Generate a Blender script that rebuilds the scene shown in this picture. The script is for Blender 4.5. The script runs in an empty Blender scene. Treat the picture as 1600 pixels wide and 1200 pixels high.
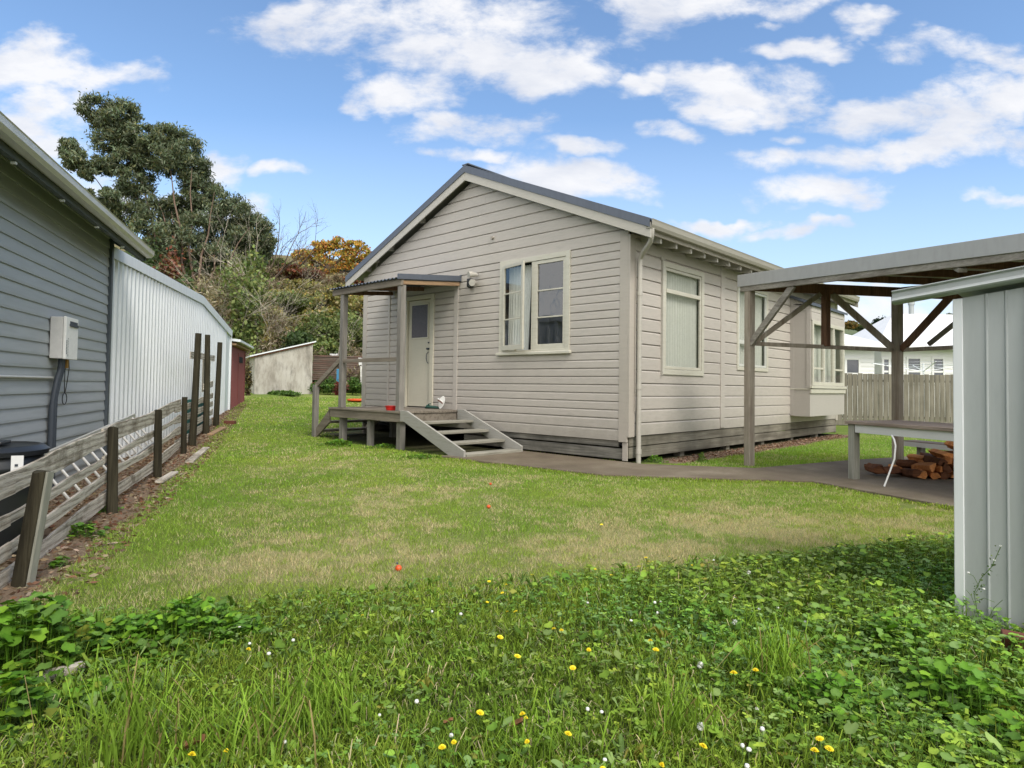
import bpy, math, random
import numpy as np
from mathutils import Vector, Matrix
random.seed(7); RNG = np.random.default_rng(11)
SC = bpy.context.scene
COL = SC.collection
R = math.radians

# ------------------------------------------------------------------ camera, sky, sun, exposure
CAMP = np.array([5.156, -7.963, 1.10]); FPX = 1005.2; PPX, PPY = 800.0, 573.1
YAW, PITCH, ROLL = 0.754078, 0.030168, 0.0141186
fw = np.array([-math.sin(YAW)*math.cos(PITCH), math.cos(YAW)*math.cos(PITCH), math.sin(PITCH)])
rt = np.array([math.cos(YAW), math.sin(YAW), 0.0]); up = np.cross(rt, fw)
c_, s_ = math.cos(ROLL), math.sin(ROLL)
CR, CU = c_*rt + s_*up, -s_*rt + c_*up
cam = bpy.data.cameras.new('camera'); camo = bpy.data.objects.new('camera', cam); COL.objects.link(camo)
camo.matrix_world = Matrix(((CR[0], CU[0], -fw[0], CAMP[0]), (CR[1], CU[1], -fw[1], CAMP[1]), (CR[2], CU[2], -fw[2], CAMP[2]), (0, 0, 0, 1)))
cam.sensor_width = 36; cam.lens = FPX/1600*36; cam.shift_y = -(600-PPY)/1600; cam.clip_start = 0.05; cam.clip_end = 3000
SC.camera = camo
SC.view_settings.view_transform = 'Standard'; SC.view_settings.look = 'None'
SC.view_settings.exposure = 0.80; SC.view_settings.gamma = 1
SUN_EL, SUN_AZ = R(50), R(106)           # azimuth measured clockwise from +Y
world = bpy.data.worlds.new('World'); SC.world = world; world.use_nodes = True
sun = bpy.data.lights.new('sun', 'SUN'); sun.energy = 1.6; sun.angle = R(20); sun.color = (1.0, 0.95, 0.87)
suno = bpy.data.objects.new('sun', sun); COL.objects.link(suno)
sdir = Vector((math.sin(SUN_AZ)*math.cos(SUN_EL), math.cos(SUN_AZ)*math.cos(SUN_EL), math.sin(SUN_EL)))
suno.rotation_euler = sdir.to_track_quat('Z', 'Y').to_euler(); suno.location = (0, 0, 60)

def ray(px, py):
    return CR*(px-PPX)/FPX + CU*(PPY-py)/FPX + fw
def at(px, py, depth):
    p = CAMP + ray(px, py)*depth
    return p
F0 = np.array([-math.sin(YAW), math.cos(YAW), 0.0]); R0 = rt

def build_world():
    nt = world.node_tree; N = nt.nodes; Lk = nt.links; N.clear()
    def nd(t, **k):
        n = N.new(t)
        for a, b in k.items(): setattr(n, a, b)
        return n
    def math_(op, a, b=None, c=None, clamp=False):
        n = nd('ShaderNodeMath', operation=op); n.use_clamp = clamp
        for i, v in enumerate((a, b, c)):
            if v is None: continue
            if isinstance(v, (int, float)): n.inputs[i].default_value = v
            else: Lk.new(v, n.inputs[i])
        return n.outputs[0]
    def vmath(op, a, b):
        n = nd('ShaderNodeVectorMath', operation=op)
        for i, v in enumerate((a, b)):
            if isinstance(v, (tuple, list, np.ndarray)): n.inputs[i].default_value = tuple(v)
            else: Lk.new(v, n.inputs[i])
        return n
    tc = nd('ShaderNodeTexCoord'); D = tc.outputs['Generated']
    sky = nd('ShaderNodeTexSky', sky_type='NISHITA'); sky.sun_disc = False
    sky.sun_elevation = SUN_EL; sky.sun_rotation = SUN_AZ; sky.altitude = 100; sky.air_density = 1.0; sky.dust_density = 0.6; sky.ozone_density = 1.6
    dot_f = vmath('DOT_PRODUCT', D, F0).outputs['Value']; dot_r = vmath('DOT_PRODUCT', D, R0).outputs['Value']
    sep = nd('ShaderNodeSeparateXYZ'); Lk.new(D, sep.inputs[0]); dz = sep.outputs[2]
    fa = math_('MAXIMUM', math_('ABSOLUTE', dot_f), 0.08)
    u = math_('DIVIDE', dot_r, fa); v = math_('DIVIDE', dz, fa)
    comb = nd('ShaderNodeCombineXYZ'); Lk.new(u, comb.inputs[0]); Lk.new(v, comb.inputs[1]); Lk.new(math_('MULTIPLY', math_('SIGN', dot_f), 3.0), comb.inputs[2])
    def noise(vec, scale, detail, rough, dist=0.0, sc=(1, 1, 1)):
        mp = nd('ShaderNodeMapping'); mp.inputs['Scale'].default_value = sc; Lk.new(vec, mp.inputs['Vector'])
        n = nd('ShaderNodeTexNoise'); n.inputs['Scale'].default_value = scale; n.inputs['Detail'].default_value = detail
        n.inputs['Roughness'].default_value = rough; n.inputs['Distortion'].default_value = dist
        Lk.new(mp.outputs[0], n.inputs['Vector']); return n
    warp = noise(comb.outputs[0], 5.0, 4, 0.55)
    wv = vmath('SUBTRACT', warp.outputs['Color'], (0.5, 0.5, 0.5)); ws = nd('ShaderNodeVectorMath', operation='SCALE')
    Lk.new(wv.outputs[0], ws.inputs[0]); ws.inputs['Scale'].default_value = 0.15
    P = vmath('ADD', comb.outputs[0], ws.outputs[0]).outputs[0]
    sp = nd('ShaderNodeSeparateXYZ'); Lk.new(P, sp.inputs[0])
    # banks of cloud: azimuth tangent, elevation tangent and half sizes, read off the sky
    E = [(690, 55, 240, 62), (855, 95, 95, 55), (640, 142, 105, 34), (470, 40, 50, 30), (765, 208, 118, 30), (725, 254, 60, 13), (920, 238, 70, 16), (895, 288, 120, 30),
         (1015, 18, 70, 45), (1110, 8, 150, 28), (1000, 130, 42, 18), (1140, 138, 138, 38), (1120, 170, 80, 22), (1035, 198, 58, 17), (1245, 78, 80, 17), (1350, 45, 52, 18),
         (1190, 38, 30, 12), (1530, 85, 135, 34), (1440, 185, 170, 34), (1570, 160, 90, 42), (1270, 245, 95, 26), (1400, 238, 170, 26), (1540, 225, 120, 34), (1300, 297, 105, 27),
         (1140, 345, 95, 10), (1240, 358, 85, 12), (1570, 312, 75, 13), (1240, 205, 28, 11), (70, 120, 135, 48), (30, 200, 140, 60), (350, 272, 42, 26), (440, 270, 58, 12),
         (330, 330, 80, 34), (1420, 500, 330, 46), (110, 300, 130, 40)]
    acc = None
    for (cx, cy, rx, ry) in E:
        d = ray(cx, cy); cu = float(d@R0/(d@F0)); cv = float(d[2]/(d@F0)); ru, rv = rx/FPX*1.02, ry/FPX
        a = math_('MULTIPLY', math_('SUBTRACT', sp.outputs[0], cu), 1/ru); b = math_('MULTIPLY', math_('SUBTRACT', sp.outputs[1], cv), 1/rv)
        r2 = math_('ADD', math_('MULTIPLY', a, a), math_('MULTIPLY', b, b))
        e = math_('SUBTRACT', 1.0, math_('MULTIPLY', r2, 0.8))
        acc = e if acc is None else math_('MAXIMUM', acc, e)
    front = math_('GREATER_THAN', dot_f, 0.0)
    n1 = noise(comb.outputs[0], 7.0, 9, 0.62, 0.15, (1, 1.9, 1)); n2 = noise(comb.outputs[0], 2.2, 6, 0.6, 0.3, (1, 2.2, 1))
    back = math_('MULTIPLY', math_('SUBTRACT', n2.outputs[0], 0.30), 7.0)
    f1 = math_('ADD', math_('MAXIMUM', acc, -1.2), math_('MULTIPLY', math_('SUBTRACT', n1.outputs[0], 0.515), 4.6))
    fld = nd('ShaderNodeMix', data_type='FLOAT'); Lk.new(front, fld.inputs[0]); Lk.new(back, fld.inputs[2]); Lk.new(f1, fld.inputs[3])
    mr = nd('ShaderNodeMapRange', interpolation_type='SMOOTHSTEP'); Lk.new(fld.outputs[0], mr.inputs[0])
    mr.inputs[1].default_value = -0.28; mr.inputs[2].default_value = 1.05; mr.inputs[3].default_value = 0; mr.inputs[4].default_value = 0.95
    # cloud tone: thick cores a little greyer than the bright rims
    n3 = noise(comb.outputs[0], 4.2, 7, 0.6, 0.1, (1, 2.6, 1))
    sh = nd('ShaderNodeMapRange'); Lk.new(n3.outputs[0], sh.inputs[0]); sh.inputs[1].default_value = 0.30; sh.inputs[2].default_value = 0.58
    cc = nd('ShaderNodeMix', data_type='RGBA'); Lk.new(sh.outputs[0], cc.inputs[0]); cc.inputs[6].default_value = (3.35, 3.55, 4.05, 1); cc.inputs[7].default_value = (4.75, 4.75, 4.85, 1)
    bc = nd('ShaderNodeMix', data_type='RGBA'); Lk.new(front, bc.inputs[0]); bc.inputs[6].default_value = (10.2, 10.0, 9.7, 1); Lk.new(cc.outputs[2], bc.inputs[7])  # unseen clouds behind the camera, made brighter as added fill on the gable
    # thin high veil that pales the lowest sky
    hz = nd('ShaderNodeMapRange'); Lk.new(v, hz.inputs[0]); hz.inputs[1].default_value = 0.0; hz.inputs[2].default_value = 0.42; hz.inputs[3].default_value = 0.65; hz.inputs[4].default_value = 0.0
    tint = nd('ShaderNodeMix', data_type='RGBA', blend_type='MULTIPLY'); tint.inputs[0].default_value = 1.0
    Lk.new(sky.outputs[0], tint.inputs[6]); tint.inputs[7].default_value = (0.92, 1.02, 1.08, 1)
    base = nd('ShaderNodeMix', data_type='RGBA'); Lk.new(hz.outputs[0], base.inputs[0]); Lk.new(tint.outputs[2], base.inputs[6]); base.inputs[7].default_value = (3.7, 4.3, 5.2, 1)
    mx = nd('ShaderNodeMix', data_type='RGBA'); Lk.new(mr.outputs[0], mx.inputs[0]); Lk.new(base.outputs[2], mx.inputs[6]); Lk.new(bc.outputs[2], mx.inputs[7])
    bg = nd('ShaderNodeBackground'); Lk.new(mx.outputs[2], bg.inputs[0]); bg.inputs[1].default_value = 0.12
    out = nd('ShaderNodeOutputWorld'); Lk.new(bg.outputs[0], out.inputs[0])
build_world()

# ------------------------------------------------------------------ helpers
TT = np.array([-0.8786, 0.4774]); NN = np.array([0.4774, 0.8786])     # along / across the left boundary
def LW(a, b, z=0.0):
    p = CAMP[:2] + a*TT + b*NN
    return (p[0], p[1], z)
def toL(x, y):
    dx, dy = x-CAMP[0], y-CAMP[1]
    return dx*TT[0]+dy*TT[1], dx*NN[0]+dy*NN[1]
def sstep(x, a, b):
    t = np.clip((x-a)/(b-a), 0, 1); return t*t*(3-2*t)
def hashn(ix, iy, seed=0):
    h = np.sin(ix*127.1 + iy*311.7 + seed*74.7)*43758.5453
    return h - np.floor(h)
def vnoise(x, y, seed=0):
    ix, iy = np.floor(x), np.floor(y); fx, fy = x-ix, y-iy
    fx, fy = fx*fx*(3-2*fx), fy*fy*(3-2*fy)
    a, b, c, d = hashn(ix, iy, seed), hashn(ix+1, iy, seed), hashn(ix, iy+1, seed), hashn(ix+1, iy+1, seed)
    return (a*(1-fx)+b*fx)*(1-fy) + (c*(1-fx)+d*fx)*fy
def fbm(x, y, seed=0, o=4):
    s, a, t = 0, 0.5, 0
    for k in range(o):
        s = s + a*vnoise(x*2**k, y*2**k, seed+k*13); t += a; a *= 0.55
    return s/t
def gz(x, y):
    """ground height"""
    x, y = np.asarray(x, float), np.asarray(y, float)
    a, b = toL(x, y)
    m = 1 - sstep(b, 5.0, 9.0)
    z = 0.04*np.clip(a-12, 0, 24)*m
    z = z + sstep(a, 29, 62)*11.5*(1-sstep(b, 20, 60)) + 0.02*(fbm(x*0.6, y*0.6, 3)-0.5)
    return z
def GZ(x, y): return float(gz(x, y))

class MB:
    def __init__(s): s.v = []; s.f = []
    def add(s, vs, fs):
        n = len(s.v); s.v += [tuple(map(float, p)) for p in vs]; s.f += [tuple(i+n for i in f) for f in fs]
    def hexa(s, p):     # 8 corners: bottom 0-3, top 4-7
        s.add(p, [(0, 3, 2, 1), (4, 5, 6, 7), (0, 1, 5, 4), (1, 2, 6, 5), (2, 3, 7, 6), (3, 0, 4, 7)])
    def box(s, x0, x1, y0, y1, z0, z1, fr=None):
        p = [(x0, y0, z0), (x1, y0, z0), (x1, y1, z0), (x0, y1, z0), (x0, y0, z1), (x1, y0, z1), (x1, y1, z1), (x0, y1, z1)]
        if fr: p = [fr(*q) for q in p]
        s.hexa(p); return s
    def beam(s, p0, p1, w, h, upv=(0, 0, 1)):
        p0, p1 = Vector(p0), Vector(p1); d = (p1-p0).normalized(); u = Vector(upv); r = d.cross(u)
        if r.length < 1e-4: r = d.cross(Vector((1, 0, 0)))
        r.normalize(); u = r.cross(d).normalized(); r = r*w/2; u = u*h/2
        s.hexa([p0-r-u, p0+r-u, p1+r-u, p1-r-u, p0-r+u, p0+r+u, p1+r+u, p1-r+u]); return s
    def tube(s, pts, rad, n=8, cap=True):
        pts = [Vector(p) for p in pts]; m = len(pts)
        rs = rad if isinstance(rad, (list, tuple)) else [rad]*m
        vs, fs = [], []; prev = None
        for i, p in enumerate(pts):
            d = (pts[min(i+1, m-1)]-pts[max(i-1, 0)])
            d = d.normalized() if d.length > 1e-9 else Vector((0, 0, 1))
            if prev is None:
                a = Vector((0, 0, 1)) if abs(d.z) < 0.9 else Vector((1, 0, 0)); x = d.cross(a).normalized()
            else:
                x = (prev - d*prev.dot(d)).normalized()
            prev = x; y = d.cross(x)
            for k in range(n):
                t = 2*math.pi*k/n; vs.append(p + (x*math.cos(t)+y*math.sin(t))*rs[i])
        for i in range(m-1):
            for k in range(n):
                k2 = (k+1) % n; fs.append((i*n+k, i*n+k2, (i+1)*n+k2, (i+1)*n+k))
        if cap: fs.append(tuple(range(n-1, -1, -1))); fs.append(tuple((m-1)*n+k for k in range(n)))
        s.add(vs, fs); return s
    def lathe(s, prof, c, n=20, axis=None):
        cx, cy, cz = c; vs, fs = [], []
        for (r, z) in prof:
            for k in range(n):
                t = 2*math.pi*k/n; vs.append((cx+r*math.cos(t), cy+r*math.sin(t), cz+z))
        for i in range(len(prof)-1):
            for k in range(n):
                k2 = (k+1) % n; fs.append((i*n+k, i*n+k2, (i+1)*n+k2, (i+1)*n+k))
        fs.append(tuple(range(n-1, -1, -1))); fs.append(tuple((len(prof)-1)*n+k for k in range(n)))
        s.add(vs, fs); return s
    def prism(s, poly, fr, o0, o1):
        """poly in (u,z), extruded along o"""
        n = len(poly); vs = [fr(u, o0, z) for u, z in poly] + [fr(u, o1, z) for u, z in poly]
        s.add(vs, [tuple(range(n-1, -1, -1)), tuple(range(n, 2*n))] + [(i, (i+1) % n, n+(i+1) % n, n+i) for i in range(n)]); return s
    def build(s, name, mat, parent=None, loc=None, smooth=False, bevel=0.0):
        base = LOC.get(parent.name, (0, 0, 0)) if parent else (loc or (0, 0, 0))
        me = bpy.data.meshes.new(name)
        me.from_pydata([(p[0]-base[0], p[1]-base[1], p[2]-base[2]) for p in s.v], [], s.f)
        me.materials.append(mat)
        if smooth:
            me.polygons.foreach_set('use_smooth', [True]*len(me.polygons))
            try: me.set_sharp_from_angle(angle=R(40))
            except Exception: pass
        o = bpy.data.objects.new(name, me); COL.objects.link(o)
        if parent: o.parent = parent
        else: o.location = base
        LOC[o.name] = base
        if bevel:
            m = o.modifiers.new('bevel', 'BEVEL'); m.width = bevel; m.segments = 2; m.limit_method = 'ANGLE'; m.harden_normals = False
        fix_normals(o)
        return o
LOC = {}
import bmesh
def fix_normals(o):
    bm = bmesh.new(); bm.from_mesh(o.data); bmesh.ops.recalc_face_normals(bm, faces=bm.faces); bm.to_mesh(o.data); bm.free()
def thing(name, label, cat, loc=(0, 0, 0), group=None):
    o = bpy.data.objects.new(name, None); COL.objects.link(o); o.location = loc; o.empty_display_size = 0.2
    LOC[o.name] = tuple(loc); tag(o, label, cat, group); return o
def tag(o, label=None, cat=None, group=None, kind=None):
    if label: o['label'] = label
    if cat: o['category'] = cat
    if group: o['group'] = group
    if kind: o['kind'] = kind
    return o
def dup(root, loc, rz=0.0, sc=1.0, label=None, group=None, rot=None):
    r = root.copy(); COL.objects.link(r); r.location = loc
    r.rotation_euler = rot if rot is not None else (0, 0, rz); r.scale = (sc,)*3 if not isinstance(sc, tuple) else sc
    if label: r['label'] = label
    if group: r['group'] = group
    for ch in list(root.children):
        c = ch.copy(); COL.objects.link(c); c.parent = r
        for g in list(ch.children):
            d = g.copy(); COL.objects.link(d); d.parent = c
    return r
def raw_mesh(name, V, F, mat, colors=None, parent=None, loc=None, fsize=None, attr='Col', smooth=False):
    """V (n,3); F list of (m,k) int arrays"""
    base = np.array(LOC.get(parent.name, (0, 0, 0)) if parent else (loc or (0, 0, 0)))
    me = bpy.data.meshes.new(name); me.vertices.add(len(V)); me.vertices.foreach_set('co', (V-base).astype(np.float32).ravel())
    Fs = F if isinstance(F, list) else [F]
    li = np.concatenate([f.ravel() for f in Fs]); ls = []; st = 0
    tot = np.concatenate([np.full(len(f), f.shape[1]) for f in Fs]); st = np.concatenate([[0], np.cumsum(tot)[:-1]])
    me.loops.add(len(li)); me.loops.foreach_set('vertex_index', li.astype(np.int32))
    me.polygons.add(len(tot)); me.polygons.foreach_set('loop_start', st.astype(np.int32)); me.polygons.foreach_set('loop_total', tot.astype(np.int32))
    if smooth: me.polygons.foreach_set('use_smooth', np.ones(len(tot), bool))
    me.update(calc_edges=True)
    if colors is not None:
        at_ = me.attributes.new(attr, 'FLOAT_COLOR', 'POINT'); c = np.ones((len(V), 4), np.float32); c[:, :3] = colors; at_.data.foreach_set('color', c.ravel())
    me.materials.append(mat)
    o = bpy.data.objects.new(name, me); COL.objects.link(o)
    if parent: o.parent = parent
    else: o.location = tuple(base)
    LOC[o.name] = tuple(base)
    return o

# ------------------------------------------------------------------ materials
class NT:
    def __init__(s, name):
        s.m = bpy.data.materials.new(name); s.m.use_nodes = True; s.t = s.m.node_tree; s.N = s.t.nodes; s.N.clear()
        s.out = s.N.new('ShaderNodeOutputMaterial'); s.p = s.N.new('ShaderNodeBsdfPrincipled'); s.t.links.new(s.p.outputs[0], s.out.inputs[0])
        s.tc = s.N.new('ShaderNodeTexCoord'); s.geo = s.N.new('ShaderNodeNewGeometry')
    def lk(s, a, b): s.t.links.new(a, b)
    def noise(s, scale, detail=4, rough=0.6, mapping=(1, 1, 1), rotz=0.0, dist=0.0, loc=(0, 0, 0)):
        mp = s.N.new('ShaderNodeMapping'); mp.vector_type = 'POINT'
        pos = s.geo.outputs['Position']
        if rotz:
            r0 = s.N.new('ShaderNodeVectorRotate'); r0.rotation_type = 'Z_AXIS'; r0.inputs['Angle'].default_value = -rotz; s.lk(pos, r0.inputs['Vector']); pos = r0.outputs[0]
        s.lk(pos, mp.inputs['Vector']); mp.inputs['Scale'].default_value = mapping; mp.inputs['Location'].default_value = loc
        n = s.N.new('ShaderNodeTexNoise'); n.inputs['Scale'].default_value = scale; n.inputs['Detail'].default_value = detail; n.inputs['Roughness'].default_value = rough; n.inputs['Distortion'].default_value = dist
        s.lk(mp.outputs[0], n.inputs['Vector']); return n.outputs[0]
    def ramp(s, fac, stops):
        r = s.N.new('ShaderNodeValToRGB'); s.lk(fac, r.inputs[0]); e = r.color_ramp.elements
        while len(e) < len(stops): e.new(0.5)
        for i, (p, c) in enumerate(stops): e[i].position = p; e[i].color = (*c, 1) if len(c) == 3 else c
        return r.outputs[0]
    def mix(s, fac, a, b, mode='MIX'):
        m = s.N.new('ShaderNodeMix'); m.data_type = 'RGBA'; m.blend_type = mode
        for i, v in ((0, fac), (6, a), (7, b)):
            if isinstance(v, (int, float)): m.inputs[i].default_value = v
            elif isinstance(v, tuple): m.inputs[i].default_value = (*v, 1)
            else: s.lk(v, m.inputs[i])
        return m.outputs[2]
    def math(s, op, a, b=0.0, clamp=False):
        m = s.N.new('ShaderNodeMath'); m.operation = op; m.use_clamp = clamp
        for i, v in enumerate((a, b)):
            if isinstance(v, (int, float)): m.inputs[i].default_value = v
            else: s.lk(v, m.inputs[i])
        return m.outputs[0]
    def attr(s, name):
        a = s.N.new('ShaderNodeAttribute'); a.attribute_name = name; return a.outputs['Color']
    def bump(s, h, strength=0.3, dist=0.01):
        b = s.N.new('ShaderNodeBump'); b.inputs['Strength'].default_value = strength; b.inputs['Distance'].default_value = dist; s.lk(h, b.inputs['Height']); s.lk(b.outputs[0], s.p.inputs['Normal'])
    def fin(s, col, rough=0.6, metal=0.0, spec=0.5):
        if isinstance(col, tuple): s.p.inputs['Base Color'].default_value = (*col, 1)
        else: s.lk(col, s.p.inputs['Base Color'])
        if isinstance(rough, (int, float)): s.p.inputs['Roughness'].default_value = rough
        else: s.lk(rough, s.p.inputs['Roughness'])
        s.p.inputs['Metallic'].default_value = metal; s.p.inputs['Specular IOR Level'].default_value = spec
        return s.m
def mul(c, k): return tuple(min(1, x*k) for x in c)
def paint(name, c, rough=0.55, dirt=0.25, grime=(0.25, 0.24, 0.2), rotz=0.0, streak=(1, 1, 6), base=None):
    t = NT(name)
    n1 = t.noise(1.3, 5, 0.6); n2 = t.noise(5, 5, 0.65, streak, rotz); n3 = t.noise(60, 3, 0.6)
    c1 = t.mix(n1, mul(c, 0.90), mul(c, 1.07))
    g = t.ramp(n2, [(0.46, (0, 0, 0)), (0.78, (dirt,)*3)])
    c1 = t.mix(t.math('MULTIPLY', t.geo.outputs['Random Per Island'], 0.5), c1, mul(c, 0.90)); c2 = t.mix(g, c1, grime)
    if base:
        sx = t.N.new('ShaderNodeSeparateXYZ'); t.lk(t.geo.outputs['Position'], sx.inputs[0])
        hb = t.math('SUBTRACT', 1.0, t.math('DIVIDE', t.math('SUBTRACT', sx.outputs[2], base), 0.55), True)
        c2 = t.mix(t.math('MULTIPLY', t.ramp(t.math('ADD', t.math('MULTIPLY', hb, 0.5), t.math('MULTIPLY', t.noise(4, 6, 0.75, (1, 1, 1.6)), 0.6)), [(0.50, (0, 0, 0)), (0.85, (1, 1, 1))]), 0.45), c2, (0.20, 0.19, 0.15))
        sp_ = t.noise(26, 2, 0.5, (1, 1, 1)); c2 = t.mix(t.ramp(sp_, [(0.70, (0, 0, 0)), (0.76, (0.35,)*3)]), c2, mul(c, 0.55))
    c3 = t.mix(t.ramp(n3, [(0.35, (0, 0, 0)), (0.7, (0.12,)*3)]), c2, mul(c, 0.8))
    t.bump(t.math('ADD', n3, t.math('MULTIPLY', n2, 2.0)), 0.25, 0.004)
    return t.fin(c3, rough, 0, 0.35)
def wood(name, ca, cb, cc, axis='x', rotz=0.0, rough=0.85, sc=1.0, cont=0.5):
    """weathered timber, grain runs along axis"""
    t = NT(name); k = 0.03
    mp = {'x': (k, 1, 1), 'y': (1, k, 1), 'z': (1, 1, k)}[axis]
    g = t.noise(95*sc, 5, 0.7, mp, rotz, 0.6); g2 = t.noise(15*sc, 4, 0.6, tuple(min(1, m*2.4) for m in mp), rotz); g3 = t.noise(1.6, 4, 0.6)
    col = t.mix(t.ramp(g, [(0.38, (0, 0, 0)), (0.64, (1, 1, 1))]), ca, cb)
    col = t.mix(t.ramp(g2, [(0.45, (0, 0, 0)), (0.72, (0.85,)*3)]), col, cc)
    col = t.mix(t.ramp(g3, [(0.4, (0, 0, 0)), (0.7, (cont,)*3)]), col, mul(ca, 0.55))
    t.bump(g, 0.55, 0.006)
    return t.fin(col, rough, 0, 0.2)
def wood_rings(name, ca, cb, cc, axis='x', rotz=0.0, rough=0.85, sc=1.0, cont=0.5):
    t = NT(name); pos = t.geo.outputs['Position']
    r0 = t.N.new('ShaderNodeVectorRotate'); r0.rotation_type = 'Z_AXIS'; r0.inputs['Angle'].default_value = -rotz; t.lk(pos, r0.inputs['Vector'])
    mp = t.N.new('ShaderNodeMapping'); mp.inputs['Scale'].default_value = (0.22, 1, 1); t.lk(r0.outputs[0], mp.inputs['Vector'])
    w = t.N.new('ShaderNodeTexWave'); w.wave_type = 'BANDS'; w.bands_direction = 'Z'; w.inputs['Scale'].default_value = 7; w.inputs['Distortion'].default_value = 5; w.inputs['Detail'].default_value = 2.5; w.inputs['Detail Scale'].default_value = 1.1; t.lk(mp.outputs[0], w.inputs['Vector'])
    g = t.noise(105, 6, 0.75, (0.035, 1, 1), rotz, 0.8); g3 = t.noise(3.2, 6, 0.7, (0.6, 1, 1), rotz)
    f = t.math('ADD', t.math('MULTIPLY', w.outputs['Fac'], 0.16), t.math('MULTIPLY', g, 0.84))
    col = t.mix(t.ramp(f, [(0.30, (0, 0, 0)), (0.48, (1, 1, 1))]), cc, ca); col = t.mix(t.ramp(f, [(0.45, (0, 0, 0)), (0.72, (1, 1, 1))]), col, cb)
    col = t.mix(t.ramp(g3, [(0.52, (0, 0, 0)), (0.68, (0.85,)*3)]), col, (0.11, 0.085, 0.055))
    t.bump(f, 0.8, 0.012); return t.fin(col, rough, 0, 0.2)
def metal(name, c, rough=0.4, met=0.6, var=0.1, streak=(1, 1, 0.08)):
    t = NT(name); n = t.noise(14, 5, 0.6, streak); n2 = t.noise(1.1, 4, 0.6)
    col = t.mix(n2, mul(c, 1-var), mul(c, 1+var)); col = t.mix(t.ramp(n, [(0.45, (0, 0, 0)), (0.75, (0.35,)*3)]), col, mul(c, 0.72))
    rr = t.math('ADD', t.math('MULTIPLY', n, 0.25), rough-0.1)
    return t.fin(col, rr, met)
def plain(name, c, rough=0.5, met=0.0, spec=0.5):
    t = NT(name); n = t.noise(25, 3, 0.6); col = t.mix(n, mul(c, 0.85), mul(c, 1.1)); return t.fin(col, rough, met, spec)
def leafmat(name, rough=0.5, transl=0.3, gain=1.0):
    t = NT(name); a = t.attr('Col')
    if gain != 1.0: a = t.mix(1.0, a, (gain,)*3, 'MULTIPLY')
    t.fin(a, rough, 0, 0.2)
    tr = t.N.new('ShaderNodeBsdfTranslucent'); t.lk(t.mix(1.0, a, (1.25, 1.2, 0.6), 'MULTIPLY'), tr.inputs[0])
    ms = t.N.new('ShaderNodeMixShader'); ms.inputs[0].default_value = transl; t.lk(t.p.outputs[0], ms.inputs[1]); t.lk(tr.outputs[0], ms.inputs[2]); t.lk(ms.outputs[0], t.out.inputs[0])
    return t.m
def glass(name, tint=(0.92, 0.92, 0.88), trans=0.85, rough=0.02, base_refl=0.04):
    t = NT(name); t.N.remove(t.p)
    tr = t.N.new('ShaderNodeBsdfTransparent'); tr.inputs[0].default_value = (*mul(tint, trans), 1)
    gl = t.N.new('ShaderNodeBsdfGlossy'); gl.inputs[0].default_value = (0.95, 0.97, 1, 1); gl.inputs[1].default_value = rough
    n = t.noise(1.6, 2, 0.5); bp = t.N.new('ShaderNodeBump'); bp.inputs['Strength'].default_value = 0.25; bp.inputs['Distance'].default_value = 0.02; t.lk(n, bp.inputs['Height']); t.lk(bp.outputs[0], gl.inputs['Normal'])
    lw = t.N.new('ShaderNodeLayerWeight'); lw.inputs[0].default_value = 0.5
    f2 = t.math('ADD', t.math('MULTIPLY', t.math('POWER', lw.outputs['Facing'], 4.5), 0.55), base_refl+0.05, True)
    ms = t.N.new('ShaderNodeMixShader'); t.lk(f2, ms.inputs[0]); t.lk(tr.outputs[0], ms.inputs[1]); t.lk(gl.outputs[0], ms.inputs[2]); t.lk(ms.outputs[0], t.out.inputs[0])
    return t.m
M = {}
CREAM = (0.475, 0.436, 0.39)
M['clad'] = paint('cladding_paint', CREAM, 0.5, 0.30, (0.27, 0.25, 0.22), base=0.35)
M['trim'] = paint('trim_paint', (0.45, 0.425, 0.375), 0.5, 0.3)
M['trimgrey'] = paint('corner_paint', (0.425, 0.385, 0.335), 0.5, 0.2)
M['frame'] = paint('window_paint', (0.54, 0.52, 0.44), 0.45, 0.3, (0.30, 0.24, 0.14))
M['alu'] = plain('white_aluminium', (0.62, 0.62, 0.58), 0.35, 0.1)
M['doorp'] = paint('door_paint', (0.58, 0.545, 0.44), 0.45, 0.15, (0.3, 0.28, 0.2))
M['bayp'] = paint('bay_panel_paint', (0.42, 0.39, 0.355), 0.55, 0.15)
M['found'] = wood('foundation_timber', (0.13, 0.125, 0.105), (0.27, 0.255, 0.22), (0.055, 0.055, 0.05), 'x', 0, 0.85, 0.6, 0.8)
M['foundy'] = wood('foundation_timber_side', (0.17, 0.155, 0.12), (0.28, 0.26, 0.21), (0.075, 0.065, 0.05), 'y', 0, 0.85, 0.6, 0.8)
M['deckw'] = wood('porch_timber', (0.20, 0.17, 0.135), (0.27, 0.235, 0.19), (0.10, 0.085, 0.065), 'x', 0, 0.85, 1)
M['postw'] = wood('post_timber', (0.19, 0.18, 0.16), (0.28, 0.26, 0.235), (0.11, 0.10, 0.085), 'z', 0, 0.85, 1)
M['treadw'] = wood('tread_timber', (0.27, 0.26, 0.21), (0.36, 0.34, 0.29), (0.13, 0.12, 0.09), 'y', 0, 0.85, 1)
M['stringer'] = paint('stringer_paint', (0.34, 0.33, 0.30), 0.7, 0.45, (0.17, 0.16, 0.12))
M['newwood'] = wood('newer_timber', (0.33, 0.21, 0.12), (0.42, 0.29, 0.17), (0.2, 0.13, 0.08), 'y')
M['roofd'] = metal('dark_roof_steel', (0.10, 0.115, 0.145), 0.5, 0.25)
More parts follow.
